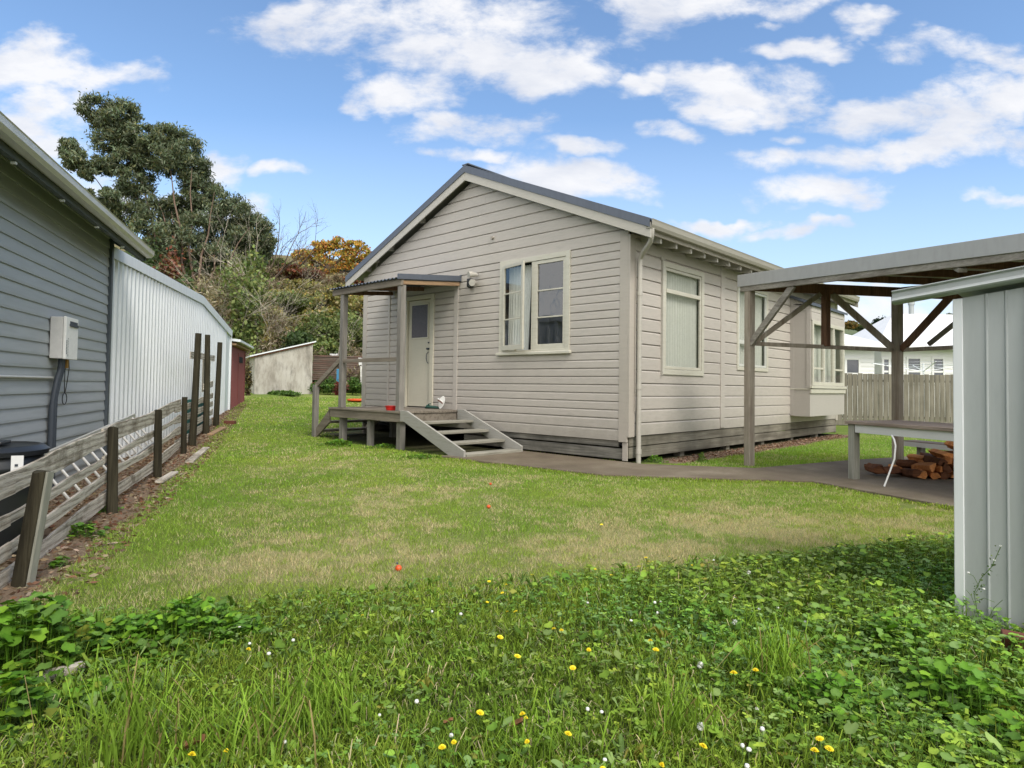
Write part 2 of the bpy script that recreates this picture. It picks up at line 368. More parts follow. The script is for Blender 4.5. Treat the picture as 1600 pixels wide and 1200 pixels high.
M['greyboard'] = paint('grey_weatherboard_paint', (0.38, 0.405, 0.415), 0.5, 0.25, (0.12, 0.13, 0.13), math.atan2(TT[1], TT[0]), (0.3, 1, 3))
M['greydark'] = paint('dark_grey_trim', (0.07, 0.085, 0.10), 0.5, 0.1)
M['gutter'] = metal('pale_gutter', (0.60, 0.58, 0.53), 0.35, 0.25, 0.06, (0.2, 1, 1))
M['gutterc'] = paint('cream_gutter', (0.33, 0.31, 0.26), 0.45, 0.35)
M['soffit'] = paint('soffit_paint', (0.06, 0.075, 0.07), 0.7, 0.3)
M['soffit2'] = paint('cream_soffit', (0.36, 0.34, 0.29), 0.6, 0.3)
M['greenroof'] = metal('green_roof_steel', (0.03, 0.12, 0.075), 0.5, 0.2)
M['galv'] = metal('galvanised_steel', (0.76, 0.79, 0.81), 0.42, 0.25, 0.05, (1, 1, 0.15))
M['galvp'] = metal('galvanised_flashing', (0.76, 0.78, 0.79), 0.45, 0.2, 0.05)
M['fasc'] = metal('pergola_steel', (0.36, 0.36, 0.35), 0.55, 0.1, 0.05, (1, 1, 0.3))
M['zinc'] = metal('shed_steel', (0.40, 0.425, 0.42), 0.5, 0.25, 0.04, (1, 1, 0.2))
M['redshed'] = metal('red_shed_steel', (0.22, 0.065, 0.06), 0.65, 0.1, 0.2)
M['white'] = paint('white_paint', (0.80, 0.80, 0.79), 0.5, 0.08)
M['whiteroof'] = metal('white_roof_steel', (0.66, 0.67, 0.68), 0.6, 0.0)
M['darkroof2'] = metal('grey_roof_steel', (0.35, 0.38, 0.42), 0.5, 0.2)
M['plasticw'] = plain('white_plastic', (0.82, 0.81, 0.78), 0.45)
M['heatside'] = plain('heater_side', (0.62, 0.61, 0.59), 0.5)
M['black'] = plain('black_plastic', (0.018, 0.02, 0.022), 0.4)
M['lag'] = plain('pipe_lagging', (0.045, 0.055, 0.07), 0.6)
M['cable'] = plain('cable_rubber', (0.03, 0.028, 0.025), 0.6)
M['brass'] = plain('brass', (0.35, 0.2, 0.06), 0.4, 0.8)
M['alum'] = metal('ladder_aluminium', (0.62, 0.60, 0.55), 0.4, 0.5)
M['pergw'] = wood('pergola_timber', (0.23, 0.21, 0.175), (0.36, 0.34, 0.30), (0.12, 0.10, 0.085), 'x', -0.6, 0.85, 0.8)
M['pergp'] = wood('pergola_post_timber', (0.27, 0.235, 0.185), (0.40, 0.36, 0.30), (0.17, 0.12, 0.085), 'z', 0, 0.85, 0.8)
M['pergr'] = wood('stained_timber', (0.14, 0.075, 0.045), (0.22, 0.125, 0.08), (0.07, 0.04, 0.028), 'z')
M['tabletop'] = wood('table_timber', (0.27, 0.21, 0.17), (0.37, 0.30, 0.25), (0.17, 0.13, 0.10), 'x', -0.45)
M['tableleg'] = wood('table_leg_timber', (0.26, 0.26, 0.21), (0.36, 0.35, 0.30), (0.17, 0.17, 0.13), 'z')
M['tablew'] = paint('table_apron_paint', (0.62, 0.62, 0.60), 0.5, 0.2)
M['firewood'] = wood('firewood', (0.55, 0.20, 0.06), (0.70, 0.34, 0.13), (0.28, 0.08, 0.03), 'x', 0.8, 0.85, 0.8)
M['log_bark'] = wood('log_bark', (0.10, 0.04, 0.02), (0.2, 0.08, 0.035), (0.05, 0.02, 0.012), 'x', 0.8)
M['fencerail'] = wood_rings('fence_rail_timber', (0.42, 0.375, 0.31), (0.66, 0.61, 0.53), (0.12, 0.095, 0.07), 'x', math.atan2(TT[1], TT[0]), 0.9, 0.55, 0.5)
M['fencepost'] = wood('fence_post_timber', (0.032, 0.027, 0.016), (0.075, 0.066, 0.042), (0.012, 0.010, 0.006), 'z', 0, 0.9, 0.6)
M['fenceposte'] = wood('fence_post_split', (0.30, 0.30, 0.25), (0.38, 0.37, 0.32), (0.2, 0.2, 0.16), 'z', 0, 0.9, 0.8)
M['paling'] = wood('paling_timber', (0.17, 0.155, 0.12), (0.26, 0.24, 0.195), (0.08, 0.075, 0.055), 'z', 0, 0.9, 0.8)
M['net'] = plain('green_net', (0.02, 0.16, 0.13), 0.7)
M['cement'] = None
M['red'] = plain('red_plastic', (0.55, 0.015, 0.015), 0.4)
M['orange'] = plain('orange_plastic', (0.75, 0.10, 0.02), 0.4)
M['teal'] = plain('dark_green_fabric', (0.015, 0.06, 0.045), 0.8)
M['curtain'] = plain('net_curtain', (0.80, 0.82, 0.80), 0.9, 0, 0.1)
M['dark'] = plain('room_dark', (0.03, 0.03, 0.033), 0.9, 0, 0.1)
M['glass'] = glass('window_glass')
M['glassd'] = glass('sash_glass', trans=0.6, base_refl=0.06)
M['rust'] = plain('rusty_edge', (0.20, 0.07, 0.035), 0.8)
M['terracotta'] = plain('terracotta', (0.13, 0.04, 0.022), 0.85)
M['bark'] = wood('tree_bark', (0.16, 0.12, 0.09), (0.26, 0.20, 0.16), (0.09, 0.06, 0.045), 'z')
M['barkred'] = wood('eucalyptus_bark', (0.17, 0.11, 0.08), (0.27, 0.20, 0.16), (0.09, 0.06, 0.045), 'z')
M['twig'] = plain('pale_twig', (0.46, 0.41, 0.33), 0.9)
M['leaf'] = leafmat('foliage', 0.5, 0.25)
M['grassblade'] = leafmat('grass_blades', 0.75, 0.3)
M['herb'] = leafmat('herb_leaves', 0.6, 0.25)
M['petal'] = plain('yellow_petals', (0.95, 0.78, 0.03), 0.6)
M['petalw'] = plain('white_petals', (0.75, 0.75, 0.72), 0.6)
M['stem'] = plain('green_stem', (0.10, 0.17, 0.04), 0.6)
M['fluff'] = plain('seed_fluff', (0.85, 0.85, 0.8), 0.9)
M['deadleaf'] = plain('dead_leaf', (0.20, 0.09, 0.035), 0.8)
def mat_pebble():
    t = NT('pebbled_glass'); n = t.noise(90, 2, 0.5); col = t.ramp(n, [(0.35, (0.06, 0.053, 0.062)), (0.65, (0.16, 0.145, 0.16))]); t.bump(n, 0.8, 0.004); return t.fin(col, 0.45, 0, 0.25)
M['pebble'] = mat_pebble()
def mat_cement():
    t = NT('fibre_cement'); n = t.noise(1.6, 6, 0.7, (1, 1, 0.35)); n2 = t.noise(6, 5, 0.7, (1, 1, 0.3))
    col = t.ramp(n, [(0.3, (0.20, 0.175, 0.145)), (0.5, (0.40, 0.375, 0.33)), (0.7, (0.50, 0.48, 0.44))]); col = t.mix(t.ramp(n2, [(0.5, (0, 0, 0)), (0.72, (0.75,)*3)]), col, (0.15, 0.14, 0.12)); t.bump(n2, 0.3, 0.01); return t.fin(col, 0.9)
M['cement'] = mat_cement()
def mat_concrete():
    t = NT('path_concrete'); n = t.noise(1.1, 6, 0.65); n2 = t.noise(9, 5, 0.7); n3 = t.noise(110, 3, 0.7)
    col = t.ramp(n, [(0.3, (0.085, 0.061, 0.037)), (0.52, (0.145, 0.112, 0.073)), (0.72, (0.23, 0.19, 0.135))])
    col = t.mix(t.ramp(n2, [(0.48, (0, 0, 0)), (0.7, (0.6,)*3)]), col, (0.105, 0.095, 0.045)); col = t.mix(t.ramp(n3, [(0.45, (0, 0, 0)), (0.75, (0.5,)*3)]), col, (0.05, 0.045, 0.04))
    t.bump(n3, 0.6, 0.004); return t.fin(col, 0.9)
M['concrete'] = mat_concrete()
def mat_ground():
    t = NT('lawn_and_soil')
    sep = t.N.new('ShaderNodeSeparateColor'); t.lk(t.attr('Mask'), sep.inputs[0]); dry, soil, tall = sep.outputs[0], sep.outputs[1], sep.outputs[2]
    n1 = t.noise(0.9, 5, 0.6); n2 = t.noise(7, 5, 0.7); n3 = t.noise(45, 4, 0.75); n4 = t.noise(160, 3, 0.7)
    g = t.mix(t.ramp(n1, [(0.35, (0, 0, 0)), (0.65, (1, 1, 1))]), (0.16, 0.25, 0.036), (0.27, 0.335, 0.062))
    g = t.mix(t.ramp(n3, [(0.35, (0, 0, 0)), (0.7, (0.8,)*3)]), g, (0.06, 0.10, 0.017))
    straw = t.mix(n4, (0.30, 0.25, 0.12), (0.58, 0.50, 0.29))
    f = t.math('ADD', dry, t.math('MULTIPLY', t.math('SUBTRACT', n2, 0.5), 0.9), True)
    f = t.math('MULTIPLY', f, t.math('ADD', t.math('MULTIPLY', n4, 0.9), 0.3), True)
    g = t.mix(f, g, straw)
    so = t.mix(n3, (0.12, 0.08, 0.05), (0.40, 0.30, 0.21))
    sf = t.math('ADD', soil, t.math('MULTIPLY', t.math('SUBTRACT', n2, 0.5), 0.7), True)
    sf = t.ramp(sf, [(0.35, (0, 0, 0)), (0.6, (1, 1, 1))])
    col = t.mix(sf, g, so)
    col = t.mix(t.math('MULTIPLY', tall, 0.85), col, (0.045, 0.055, 0.02))  # dark floor of the long grass; also shade painted under porch and house
    t.bump(t.math('ADD', n4, n3), 0.9, 0.02)
    sx = t.N.new('ShaderNodeSeparateXYZ'); t.lk(t.geo.outputs['Position'], sx.inputs[0])
    hf = t.ramp(t.math('MULTIPLY', t.math('SUBTRACT', sx.outputs[2], 0.9), 1.2, True), [(0.0, (0, 0, 0)), (1.0, (1, 1, 1))])
    col = t.mix(hf, col, t.mix(n2, (0.10, 0.085, 0.045), (0.22, 0.19, 0.09)))
    return t.fin(col, 0.9, 0, 0.15)
M['ground'] = mat_ground()
def mat_hill():
    t = NT('pasture'); n = t.noise(0.04, 5, 0.6); return t.fin(t.ramp(n, [(0.35, (0.06, 0.09, 0.035)), (0.65, (0.16, 0.17, 0.07))]), 0.9)
M['hill'] = mat_hill()

# ------------------------------------------------------------------ ground
def masks(x, y):
    a, b = toL(x, y)
    n = fbm(x*1.3, y*1.3, 5); n2 = fbm(x*0.7, y*0.7, 9)
    dry = 0.34*np.exp(-((a-4.05-0.25*(n-0.5))/0.62)**2)*(0.35+0.65*sstep(np.abs(b-1.0), 0.1, 1.0)) + 0.30*np.exp(-((a-5.4)/1.3)**2)*(n2*1.6) + 0.30*sstep(n2, 0.45, 0.62)
    lush = sstep(b, 3.6+0.0*a, 4.6)*sstep(a, 4.2, 5.5)
    dry = dry*(1-0.75*np.exp(-((b+0.95)/0.35)**2))*(1-0.5*lush)
    dry = dry*(1-sstep(a, 9, 16)*0.4)
    edge = -1.20-0.035*(a-4)
    soil = (1-sstep(b-edge+0.25*(n-0.5), -0.16, 0.04))*sstep(a, 2.9, 3.5)*(1-sstep(a, 24, 27))
    soil = np.maximum(soil, (1-sstep(b, -1.9, -1.6))*sstep(a, -9, -5)*0+0)
    xs = sstep(x, -0.6, -0.2)*(1-sstep(x, 0.30+0.2*n, 0.55+0.2*n))*sstep(y, 0.3, 0.8)*(1-sstep(y, 9.0, 10))
    porch = sstep(x, -7, -6.4)*(1-sstep(x, -0.3, 0))*sstep(y, -1.1, -0.8)*(1-sstep(y, 9, 9.6))
    porch = porch*(1-sstep(x, -2.4, -2.0)*(y < -0.1))
    soil = np.maximum(soil, np.maximum(xs, porch))
    tall = (1-sstep(a+0.55*(fbm(x*2.2, y*2.2, 21)-0.5)+0.25*(vnoise(x*14, y*14, 22)-0.5), 3.34, 3.60))*(1-(b < -1.9)*1.0)
    return np.clip(dry, 0, 1), np.clip(soil, 0, 1), np.clip(np.maximum(tall, 1.0*((x > -6.9) & (x < 0.02) & (y > -1.35) & (y < 9.5) & ((x < -2.0) | (y > 0.0)))), 0, 1)  # second term paints the shade under porch and house into the ground colour
def ground():
    xs = np.concatenate([[-900, -500, -300, -200, -140, -100], np.arange(-80, -22, 2.0), np.arange(-22, 9, 0.18), np.arange(9, 40, 2.5), [50, 80, 140, 250, 500, 900]])
    ys = np.concatenate([[-900, -400, -200, -100, -60, -40, -25, -16, -12], np.arange(-9.2, 15, 0.18), np.arange(15.2, 80, 2.0), [90, 110, 150, 250, 500, 900]])
    X, Y = np.meshgrid(xs, ys); Z = gz(X, Y); V = np.stack([X.ravel(), Y.ravel(), Z.ravel()], 1)
    nx, ny = len(xs), len(ys); i, j = np.meshgrid(np.arange(nx-1), np.arange(ny-1)); q = (j*nx+i).ravel()
    F = np.stack([q, q+1, q+nx+1, q+nx], 1)
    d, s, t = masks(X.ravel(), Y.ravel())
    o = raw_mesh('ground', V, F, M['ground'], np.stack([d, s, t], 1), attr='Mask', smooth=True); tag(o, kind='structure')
ground()
pm = MB()
poly = [(-2.3, -1.56), (-1.6, -1.58), (0.57, -1.42), (2.53, 0.02), (4.04, -0.70), (6.6, -1.9), (7.6, 2.5), (3.1, 5.6), (2.15, 2.93), (1.56, 0.74), (0.30, -0.06), (-2.3, -0.02)]
pm.prism([(x, y) for x, y in poly], lambda u, o, z: (u, z, o), -0.05, 0.035)
pth = pm.build('path', M['concrete'], bevel=0.008); tag(pth, kind='structure')

# ------------------------------------------------------------------ boards
def board_rows(zs): return list(zip(zs[:-1], zs[1:]))
def clad(mb, fr, rows, span, holes=(), thick=0.026, cham=0.026, rnd=random, seams=0.25):
    """span(z)->(u0,u1); holes (u0,u1,z0,z1)"""
    for (z0, z1) in rows:
        cuts = sorted(set([z0, z1] + [z for h in holes for z in (h[2], h[3]) if z0+0.004 < z < z1-0.004]))
        tt = thick + rnd.uniform(-0.0015, 0.0015); H = z1-z0
        def off(z):   # outer face, chamfered top edge
            return tt if z <= z1-cham else tt - (z-(z1-cham))/cham*(tt-0.006)
        seam = rnd.uniform(0.2, 0.8) if rnd.random() < seams else None
        for c0, c1 in zip(cuts[:-1], cuts[1:]):
            a0, a1 = span(c0); b0, b1 = span(c1)
            if a1-a0 < 0.02: continue
            segs = [(0.0, 1.0)]
            zc = (c0+c1)/2; m0, m1 = span(zc)
            ivs = [(a0, a1, b0, b1)]
            for h in holes:
                if h[2] < zc < h[3]:
                    nv = []
                    for (p0, p1, q0, q1) in ivs:
                        if h[0] > p0+0.005 and h[0] < p1: nv.append((p0, h[0], q0, h[0]))
                        if h[1] < p1-0.005 and h[1] > p0: nv.append((h[1], p1, h[1], q1))
                        if h[1] <= p0 or h[0] >= p1: nv.append((p0, p1, q0, q1))
                    ivs = nv
            if seam:
                nv = []
                for (p0, p1, q0, q1) in ivs:
                    sx = a0+(a1-a0)*seam
                    if p0+0.1 < sx < p1-0.1: nv += [(p0, sx-0.001, q0, sx-0.001), (sx+0.001, p1, sx+0.001, q1)]
                    else: nv.append((p0, p1, q0, q1))
                ivs = nv
            zl = [c0, c1] if c1 <= z1-cham+1e-6 or c0 >= z1-cham else [c0, z1-cham, c1]
            for k, (p0, p1, q0, q1) in enumerate(ivs):
                dt = rnd.uniform(-0.0012, 0.0012)
                vs = []
                prof = [(0.0, c0)] + [(off(z)+dt, z) for z in zl] + [(0.0, c1)]
                for (o, z) in prof:
                    f = (z-c0)/(c1-c0); u0 = p0+(q0-p0)*f; u1 = p1+(q1-p1)*f
                    vs += [fr(u0, o, z), fr(u1, o, z)]
                n = len(prof); fs = [(2*i, 2*i+1, 2*i+3, 2*i+2) for i in range(n-1)]
                fs += [tuple(range(0, 2*n, 2)), tuple(range(2*n-1, 0, -2)), (0, 2*n-2, 2*n-1, 1)]
                mb.add(vs, fs)
fG = lambda u, o, z: (u, -o, z)            # gable wall, out is -Y
fS = lambda u, o, z: (o, u, z)             # side wall, out is +X
fB = lambda u, o, z: (u, 9.47+o, z)
fW = lambda u, o, z: (-6.74-o, u, z)
HW, HL = -6.74, 9.47
EAV = 3.30; RIDGEX = -3.37; SL = 0.42      # roof underside: z = 3.42 at x = 0
def under(x): return 3.40 + (3.37-abs(x-RIDGEX))*SL

house = thing('weatherboard_cottage', 'cream weatherboard cottage with a dark gabled roof in the middle of the lawn', 'house', (-3.37, 4.7, 0))
holesG = [(-2.52, -1.14, 1.70, 3.17), (-5.19, -4.45, 0.66, 2.78)]
rows = [(0.328, 0.50), (0.50, 0.655)]; z = 0.655
while z < 3.25: rows.append((z, z+0.1237)); z += 0.1237
while z < 4.8: rows.append((z, z+0.182)); z += 0.182
def spanG(z):
    h = max(0.0, (z-3.40)/SL)
    return (-6.70+h, -0.04-h) if z > 3.40 else (-6.70, -0.04)
m = MB(); clad(m, fG, rows, spanG, holesG, seams=0.7, thick=0.030, cham=0.03); m.build('gable_wall', M['clad'], house)
holesS = [(0.93, 2.17, 1.39, 3.01), (3.63, 4.96, 1.53, 3.02), (6.5, 8.4, 1.3, 2.6)]
rowsS = []; z = 0.40
while z < 3.35: rowsS.append((z, min(z+0.1945, 3.38))); z += 0.1945
m = MB(); clad(m, fS, rowsS, lambda z: (0.04, HL-0.04), holesS, seams=0.6, thick=0.031, cham=0.034); m.build('side_wall', M['clad'], house)
m = MB(); clad(m, fB, rows, spanG, (), seams=0); m.build('back_wall', M['clad'], house)
m = MB(); clad(m, fW, rowsS, lambda z: (0.04, HL-0.04), (), seams=0); m.build('far_side_wall', M['clad'], house)
m = MB(); m.box(-6.72, -0.02, 0.02, HL-0.02, 0.26, 0.325); m.build('floor', M['dark'], house)
def strip(fr, u0, u1, o, z0, z1, mat, name='corner_board', bevel=0.004, o0=0.0):
    m = MB(); m.box(u0, u1, o0, o, z0, z1, fr); return m.build(name, mat, house, bevel=bevel)
strip(fG, -0.145, 0.0, 0.036, 0.31, 3.41, M['trimgrey']); strip(fG, -6.745, -6.60, 0.036, 0.31, 3.41, M['trimgrey'])
m = MB(); m.box(0.0, 0.036, -0.036, 0.115, 0.385, 3.34); m.build('corner_board', M['trimgrey'], house, bevel=0.004)
m = MB(); m.box(0.0, 0.036, HL-0.1, HL+0.036, 0.36, 3.34); m.build('corner_board', M['trimgrey'], house, bevel=0.004)
strip(fG, -3.785, -3.675, 0.042, 0.60, 3.16, M['clad'], 'wall_batten'); strip(fG, -5.83, -5.765, 0.042, 0.66, 3.05, M['clad'], 'wall_batten')
strip(fS, 2.90, 3.06, 0.046, 0.415, 3.30, M['clad'], 'wall_batten')
# foundation boards
def fb(fr, u0, u1, o0, o1, z0, z1, mat):
    m = MB(); m.box(u0, u1, o0, o1, z0, z1, fr); m.build('foundation_board', mat, house, bevel=0.004)
fb(fG, -3.5, -0.16, -0.02, 0.006, 0.235, 0.322, M['found']); fb(fG, -3.5, -0.10, -0.03, -0.004, 0.055, 0.212, M['found'])
m = MB(); m.box(-0.085, 0.0, -0.02, 0.0, 0.04, 0.305); m.build('foundation_post', M['trimgrey'], house, bevel=0.003)
fb(fS, 0.02, HL, -0.02, 0.010, 0.245, 0.39, M['foundy']); fb(fS, 0.02, HL, -0.03, 0.004, 0.075, 0.232, M['foundy'])
fb(fW, 0.0, HL, -0.02, 0.006, 0.05, 0.36, M['foundy']); fb(fB, -6.7, 0, -0.02, 0.006, 0.05, 0.36, M['found'])
# pile blocks in the gap below the boards
for k, y in enumerate((1.6, 3.3, 4.9, 6.5, 8.1)):
    m = MB(); m.box(-0.16, -0.04, y, y+0.14, -0.02, 0.3); m.build('pile', M['foundy'], house)
# roof
m = MB(); T = 0.05
rxL, rxR = -7.20, 0.46; y0, y1 = -0.20, HL+0.22
def roof_sheet(mb, x_e, x_r, ze, zr, ya, yb, pitch=0.076, amp=0.009):
    n = int((yb-ya)/pitch*6); vs, fs = [], []
    for i in range(n+1):
        y = ya+(yb-ya)*i/n; w = amp*math.sin(2*math.pi*(y-ya)/pitch)
        vs += [(x_e, y, ze+w), (x_r, y, zr+w), (x_e, y, ze+w-0.004), (x_r, y, zr+w-0.004)]
    for i in range(n):
        a = 4*i; b = a+4; fs += [(a, a+1, b+1, b), (a+2, b+2, b+3, a+3), (a, b, b+2, a+2), (a+1, a+3, b+3, b+1)]
    mb.add(vs, fs)
ZR = 5.045; zeR = ZR-(0.46+3.37)*SL
roof_sheet(m, rxR, RIDGEX, ZR-(rxR-RIDGEX)*SL, ZR, y0+0.01, y1-0.01); roof_sheet(m, rxL, RIDGEX, ZR-(RIDGEX-rxL)*SL, ZR, y0+0.01, y1-0.01)
rf = m.build('roof', M['roofd'], house)
def slope_beam(mb, side, o0, o1, dz0, dz1, xin=0.0, xe=3.83):
    """board following the roof slope on plane y in [o0,o1], between dz0 and dz1 below the ridge line"""
    s = side; xa = RIDGEX+s*xin; xb = RIDGEX+s*xe
    za, zb = ZR-xin*SL, ZR-xe*SL
    mb.hexa([(xa, o0, za+dz0), (xb, o0, zb+dz0), (xb, o1, zb+dz0), (xa, o1, za+dz0), (xa, o0, za+dz1), (xb, o0, zb+dz1), (xb, o1, zb+dz1), (xa, o1, za+dz1)])
for s in (-1, 1):
    m = MB(); slope_beam(m, s, -0.215, -0.085, 0.012, 0.030, 0, 3.83); slope_beam(m, s, -0.215, -0.208, -0.10, 0.012, 0, 3.83); m.build('roof_flashing', M['roofd'], rf, bevel=0.002)
    m = MB(); slope_beam(m, s, -0.200, -0.176, -0.245, -0.03, 0, 3.84); m.build('barge_board', M['trim'], rf, bevel=0.004)
    m = MB(); slope_beam(m, s, -0.170, 9.6, -0.075, -0.045, 0.02, 3.72); m.build('soffit_lining', M['soffit2'], rf)
    m = MB(); slope_beam(m, s, HL+0.20, HL+0.224, -0.245, -0.03, 0, 3.83); m.build('barge_board', M['trim'], rf)
m = MB(); m.beam((RIDGEX, y0, ZR+0.045), (RIDGEX, y1, ZR+0.045), 0.16, 0.02); m.build('ridge_cap', M['roofd'], rf)
for (x, dz) in ((-5.75, 0), (-6.55, 0), (-4.75, 0)):     # lookout blocks under the left barge
    zz = ZR-(RIDGEX-x)*SL; m = MB(); m.box(x-0.05, x+0.05, -0.17, -0.01, zz-0.19, zz-0.085); m.build('lookout_block', M['soffit2'], house)
# rafter tails
for k in range(21):
    y = 0.25+k*0.455
    m = MB()
    if y > 9.5: break
    m.hexa([(0.02, y, 3.27), (0.36, y, 3.20), (0.36, y+0.045, 3.20), (0.02, y+0.045, 3.27), (0.02, y, 3.42), (0.36, y, 3.30), (0.36, y+0.045, 3.30), (0.02, y+0.045, 3.42)])
    m.build('rafter_tail', M['trim'], house, bevel=0.003)
m = MB(); m.box(0.375, 0.40, -0.17, HL+0.19, 3.27, 3.42); m.build('fascia_board', M['trimgrey'], house)
def gutter_mesh(fr, u0, u1, z0, w=0.11, h=0.10):
    mb = MB(); pr = [(0, h), (0, 0.0), (w*0.75, 0.0), (w*0.95, h*0.35), (w, h*0.8), (w+0.008, h), (w-0.004, h), (w-0.006, h*0.8), (w*0.9, h*0.38), (w*0.72, 0.006), (0.005, 0.006), (0.005, h)]
    n = len(pr); vs = [fr(u0, o, z0+z) for o, z in pr]+[fr(u1, o, z0+z) for o, z in pr]
    mb.add(vs, [tuple(range(n)), tuple(range(n, 2*n))]+[(i, (i+1) % n, n+(i+1) % n, n+i) for i in range(n)]); return mb
gutter_mesh(lambda u, o, z: (0.402+o, u, z), -0.212, HL+0.2, 3.325, 0.10, 0.125).build('gutter', M['gutterc'], house)
m = MB(); m.tube([(0.45, -0.14, 3.33), (0.45, -0.14, 3.24), (0.40, -0.09, 3.16), (0.20, 0.06, 3.07), (0.10, 0.135, 3.0), (0.09, 0.14, 2.9), (0.09, 0.14, 0.0)], 0.036, 12)
for zz in (2.45, 1.08, 0.14): m.tube([(0.09, 0.14, zz), (0.09, 0.14, zz+0.07)], 0.042, 12)
m.build('downpipe', M['trim'], house, smooth=True)
m = MB(); m.box(0.036, 0.10, 0.125, 0.155, 2.36, 2.385); m.box(0.036, 0.10, 0.125, 0.155, 1.0, 1.02); m.tube([(0.055, 0.09, 3.0), (0.055, 0.09, 0.75)], 0.006, 6); m.build('pipe_bracket', M['trimgrey'], house)

# windows ------------------------------------------------------------
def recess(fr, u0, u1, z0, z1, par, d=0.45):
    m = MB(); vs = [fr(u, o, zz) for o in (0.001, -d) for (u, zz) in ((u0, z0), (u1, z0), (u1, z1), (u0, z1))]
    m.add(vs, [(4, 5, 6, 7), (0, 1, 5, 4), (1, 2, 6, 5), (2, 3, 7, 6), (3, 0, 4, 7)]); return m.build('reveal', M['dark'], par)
def curtain(fr, u0, u1, z0, z1, o, par, folds=12, mat=None, amp=0.022, name='net_curtain', taper=0.0):
    n = folds*8; vs, fs = [], []
    for i in range(n+1):
        f = i/n; w = amp*math.sin(f*folds*2*math.pi+1.3*math.sin(f*9))
        vs += [fr(u0+(u1-u0)*f, o+w, z1), fr(u0+(u1-taper-u0)*f, o+w*1.4, z0)]
    fs = [(2*i, 2*i+2, 2*i+3, 2*i+1) for i in range(n)]
    m = MB(); m.add(vs, fs); return m.build(name, mat or M['curtain'], par)
def frame(fr, u0, u1, z0, z1, w, o0, o1, mat, par, name='frame', bevel=0.004, wb=None):
    m = MB(); wb = wb or w
    m.box(u0, u0+w, o0, o1, z0, z1, fr); m.box(u1-w, u1, o0, o1, z0, z1, fr)
    m.box(u0+w, u1-w, o0, o1, z1-w, z1, fr); m.box(u0+w, u1-w, o0, o1, z0, z0+wb, fr)
    return m.build(name, mat, par, bevel=bevel)
def pane(fr, u0, u1, z0, z1, o, par, mat=None):
    m = MB(); m.add([fr(u0, o, z0), fr(u1, o, z0), fr(u1, o, z1), fr(u0, o, z1)], [(0, 1, 2, 3)]); return m.build('pane', mat or M['glass'], par)
# gable window
w = frame(fG, -2.60, -1.065, 1.62, 3.25, 0.085, 0.0, 0.050, M['frame'], house, 'window')
w['label'] = 'cream timber window, its left sash standing open'
recess(fG, -2.52, -1.14, 1.70, 3.17, w, 1.2)
m = MB(); m.hexa([fG(-2.64, 0, 1.625), fG(-1.03, 0, 1.625), fG(-1.03, 0.085, 1.625), fG(-2.64, 0.085, 1.625), fG(-2.64, 0, 1.685), fG(-1.03, 0, 1.685), fG(-1.03, 0.085, 1.665), fG(-2.64, 0.085, 1.665)]); m.build('sill', M['frame'], w, bevel=0.004)
m = MB(); m.box(-1.87, -1.80, -0.01, 0.04, 1.70, 3.165, fG); m.build('mullion', M['frame'], w, bevel=0.003)
def sash(fr, u0, u1, z0, z1, par, mat):
    m = MB(); s_, d0, d1 = 0.055, 0.0, 0.035
    m.box(u0, u0+s_, d0, d1, z0, z1, fr); m.box(u1-s_, u1, d0, d1, z0, z1, fr); m.box(u0+s_, u1-s_, d0, d1, z1-s_, z1, fr); m.box(u0+s_, u1-s_, d0, d1, z0, z0+0.085, fr)
    H = (z1-s_-z0-0.085)/3
    for k in (1, 2): m.box(u0+s_, u1-s_, 0.006, 0.030, z0+0.085+H*k-0.011, z0+0.085+H*k+0.011, fr)
    o = m.build('sash', mat, par, bevel=0.003); return o
def fG2(u, o, z): return fG(u, o+0.004, z)
sash(fG2, -1.80, -1.15, 1.705, 3.16, w, M['frame']); pane(fG, -1.76, -1.19, 1.76, 3.12, 0.014, w, M['glassd'])
th = R(13); hx, hy = -2.505, -0.036
def fO(u, o, z): return (hx + u*math.cos(th) - o*math.sin(th), hy - u*math.sin(th) - o*math.cos(th), z)
sash(fO, 0, 0.62, 1.705, 3.16, w, M['frame']); pane(fO, 0.04, 0.58, 1.76, 3.12, 0.014, w)
curtain(fG, -2.50, -1.98, 1.70, 3.15, -0.10, w, 9, None, 0.02, taper=0.06)
m = MB(); m.tube([fO(0.3, 0.02, 1.72), (-2.2, -0.02, 1.70)], 0.006, 6); m.build('window_stay', M['brass'], w)
# side windows
w = frame(fS, 0.855, 2.245, 1.315, 3.085, 0.085, 0.0, 0.052, M['frame'], house, 'window'); w['label'] = 'tall single window with a lace curtain nearest the corner'
frame(fS, 0.945, 2.155, 1.405, 2.995, 0.045, 0.008, 0.040, M['frame'], w, 'inner_frame')
m = MB(); m.box(0.99, 2.11, 0.006, 0.050, 2.60, 2.665, fS); m.build('transom', M['frame'], w, bevel=0.004)
m = MB(); m.box(0.80, 0.90, 0.0, 0.062, 3.09, 3.13, fS); m.box(0.84, 0.856, 0.02, 0.066, 1.30, 3.13, fS); m.build('head_flashing', M['trim'], w)
recess(fS, 0.93, 2.17, 1.39, 3.01, w); curtain(fS, 0.96, 2.14, 1.42, 2.99, -0.05, w, 16); pane(fS, 0.97, 2.13, 1.43, 2.97, 0.018, w)
w = frame(fS, 3.57, 5.02, 1.46, 3.07, 0.07, 0.0, 0.050, M['frame'], house, 'window'); w['label'] = 'white framed window partly hidden by the pergola post'
frame(fS, 3.645, 4.945, 1.535, 2.995, 0.04, 0.006, 0.042, M['alu'], w, 'inner_frame')
m = MB(); m.box(4.27, 4.32, 0.008, 0.044, 1.575, 2.955, fS); m.box(3.685, 4.27, 0.008, 0.040, 1.96, 2.03, fS); m.build('glazing_bar', M['alu'], w)
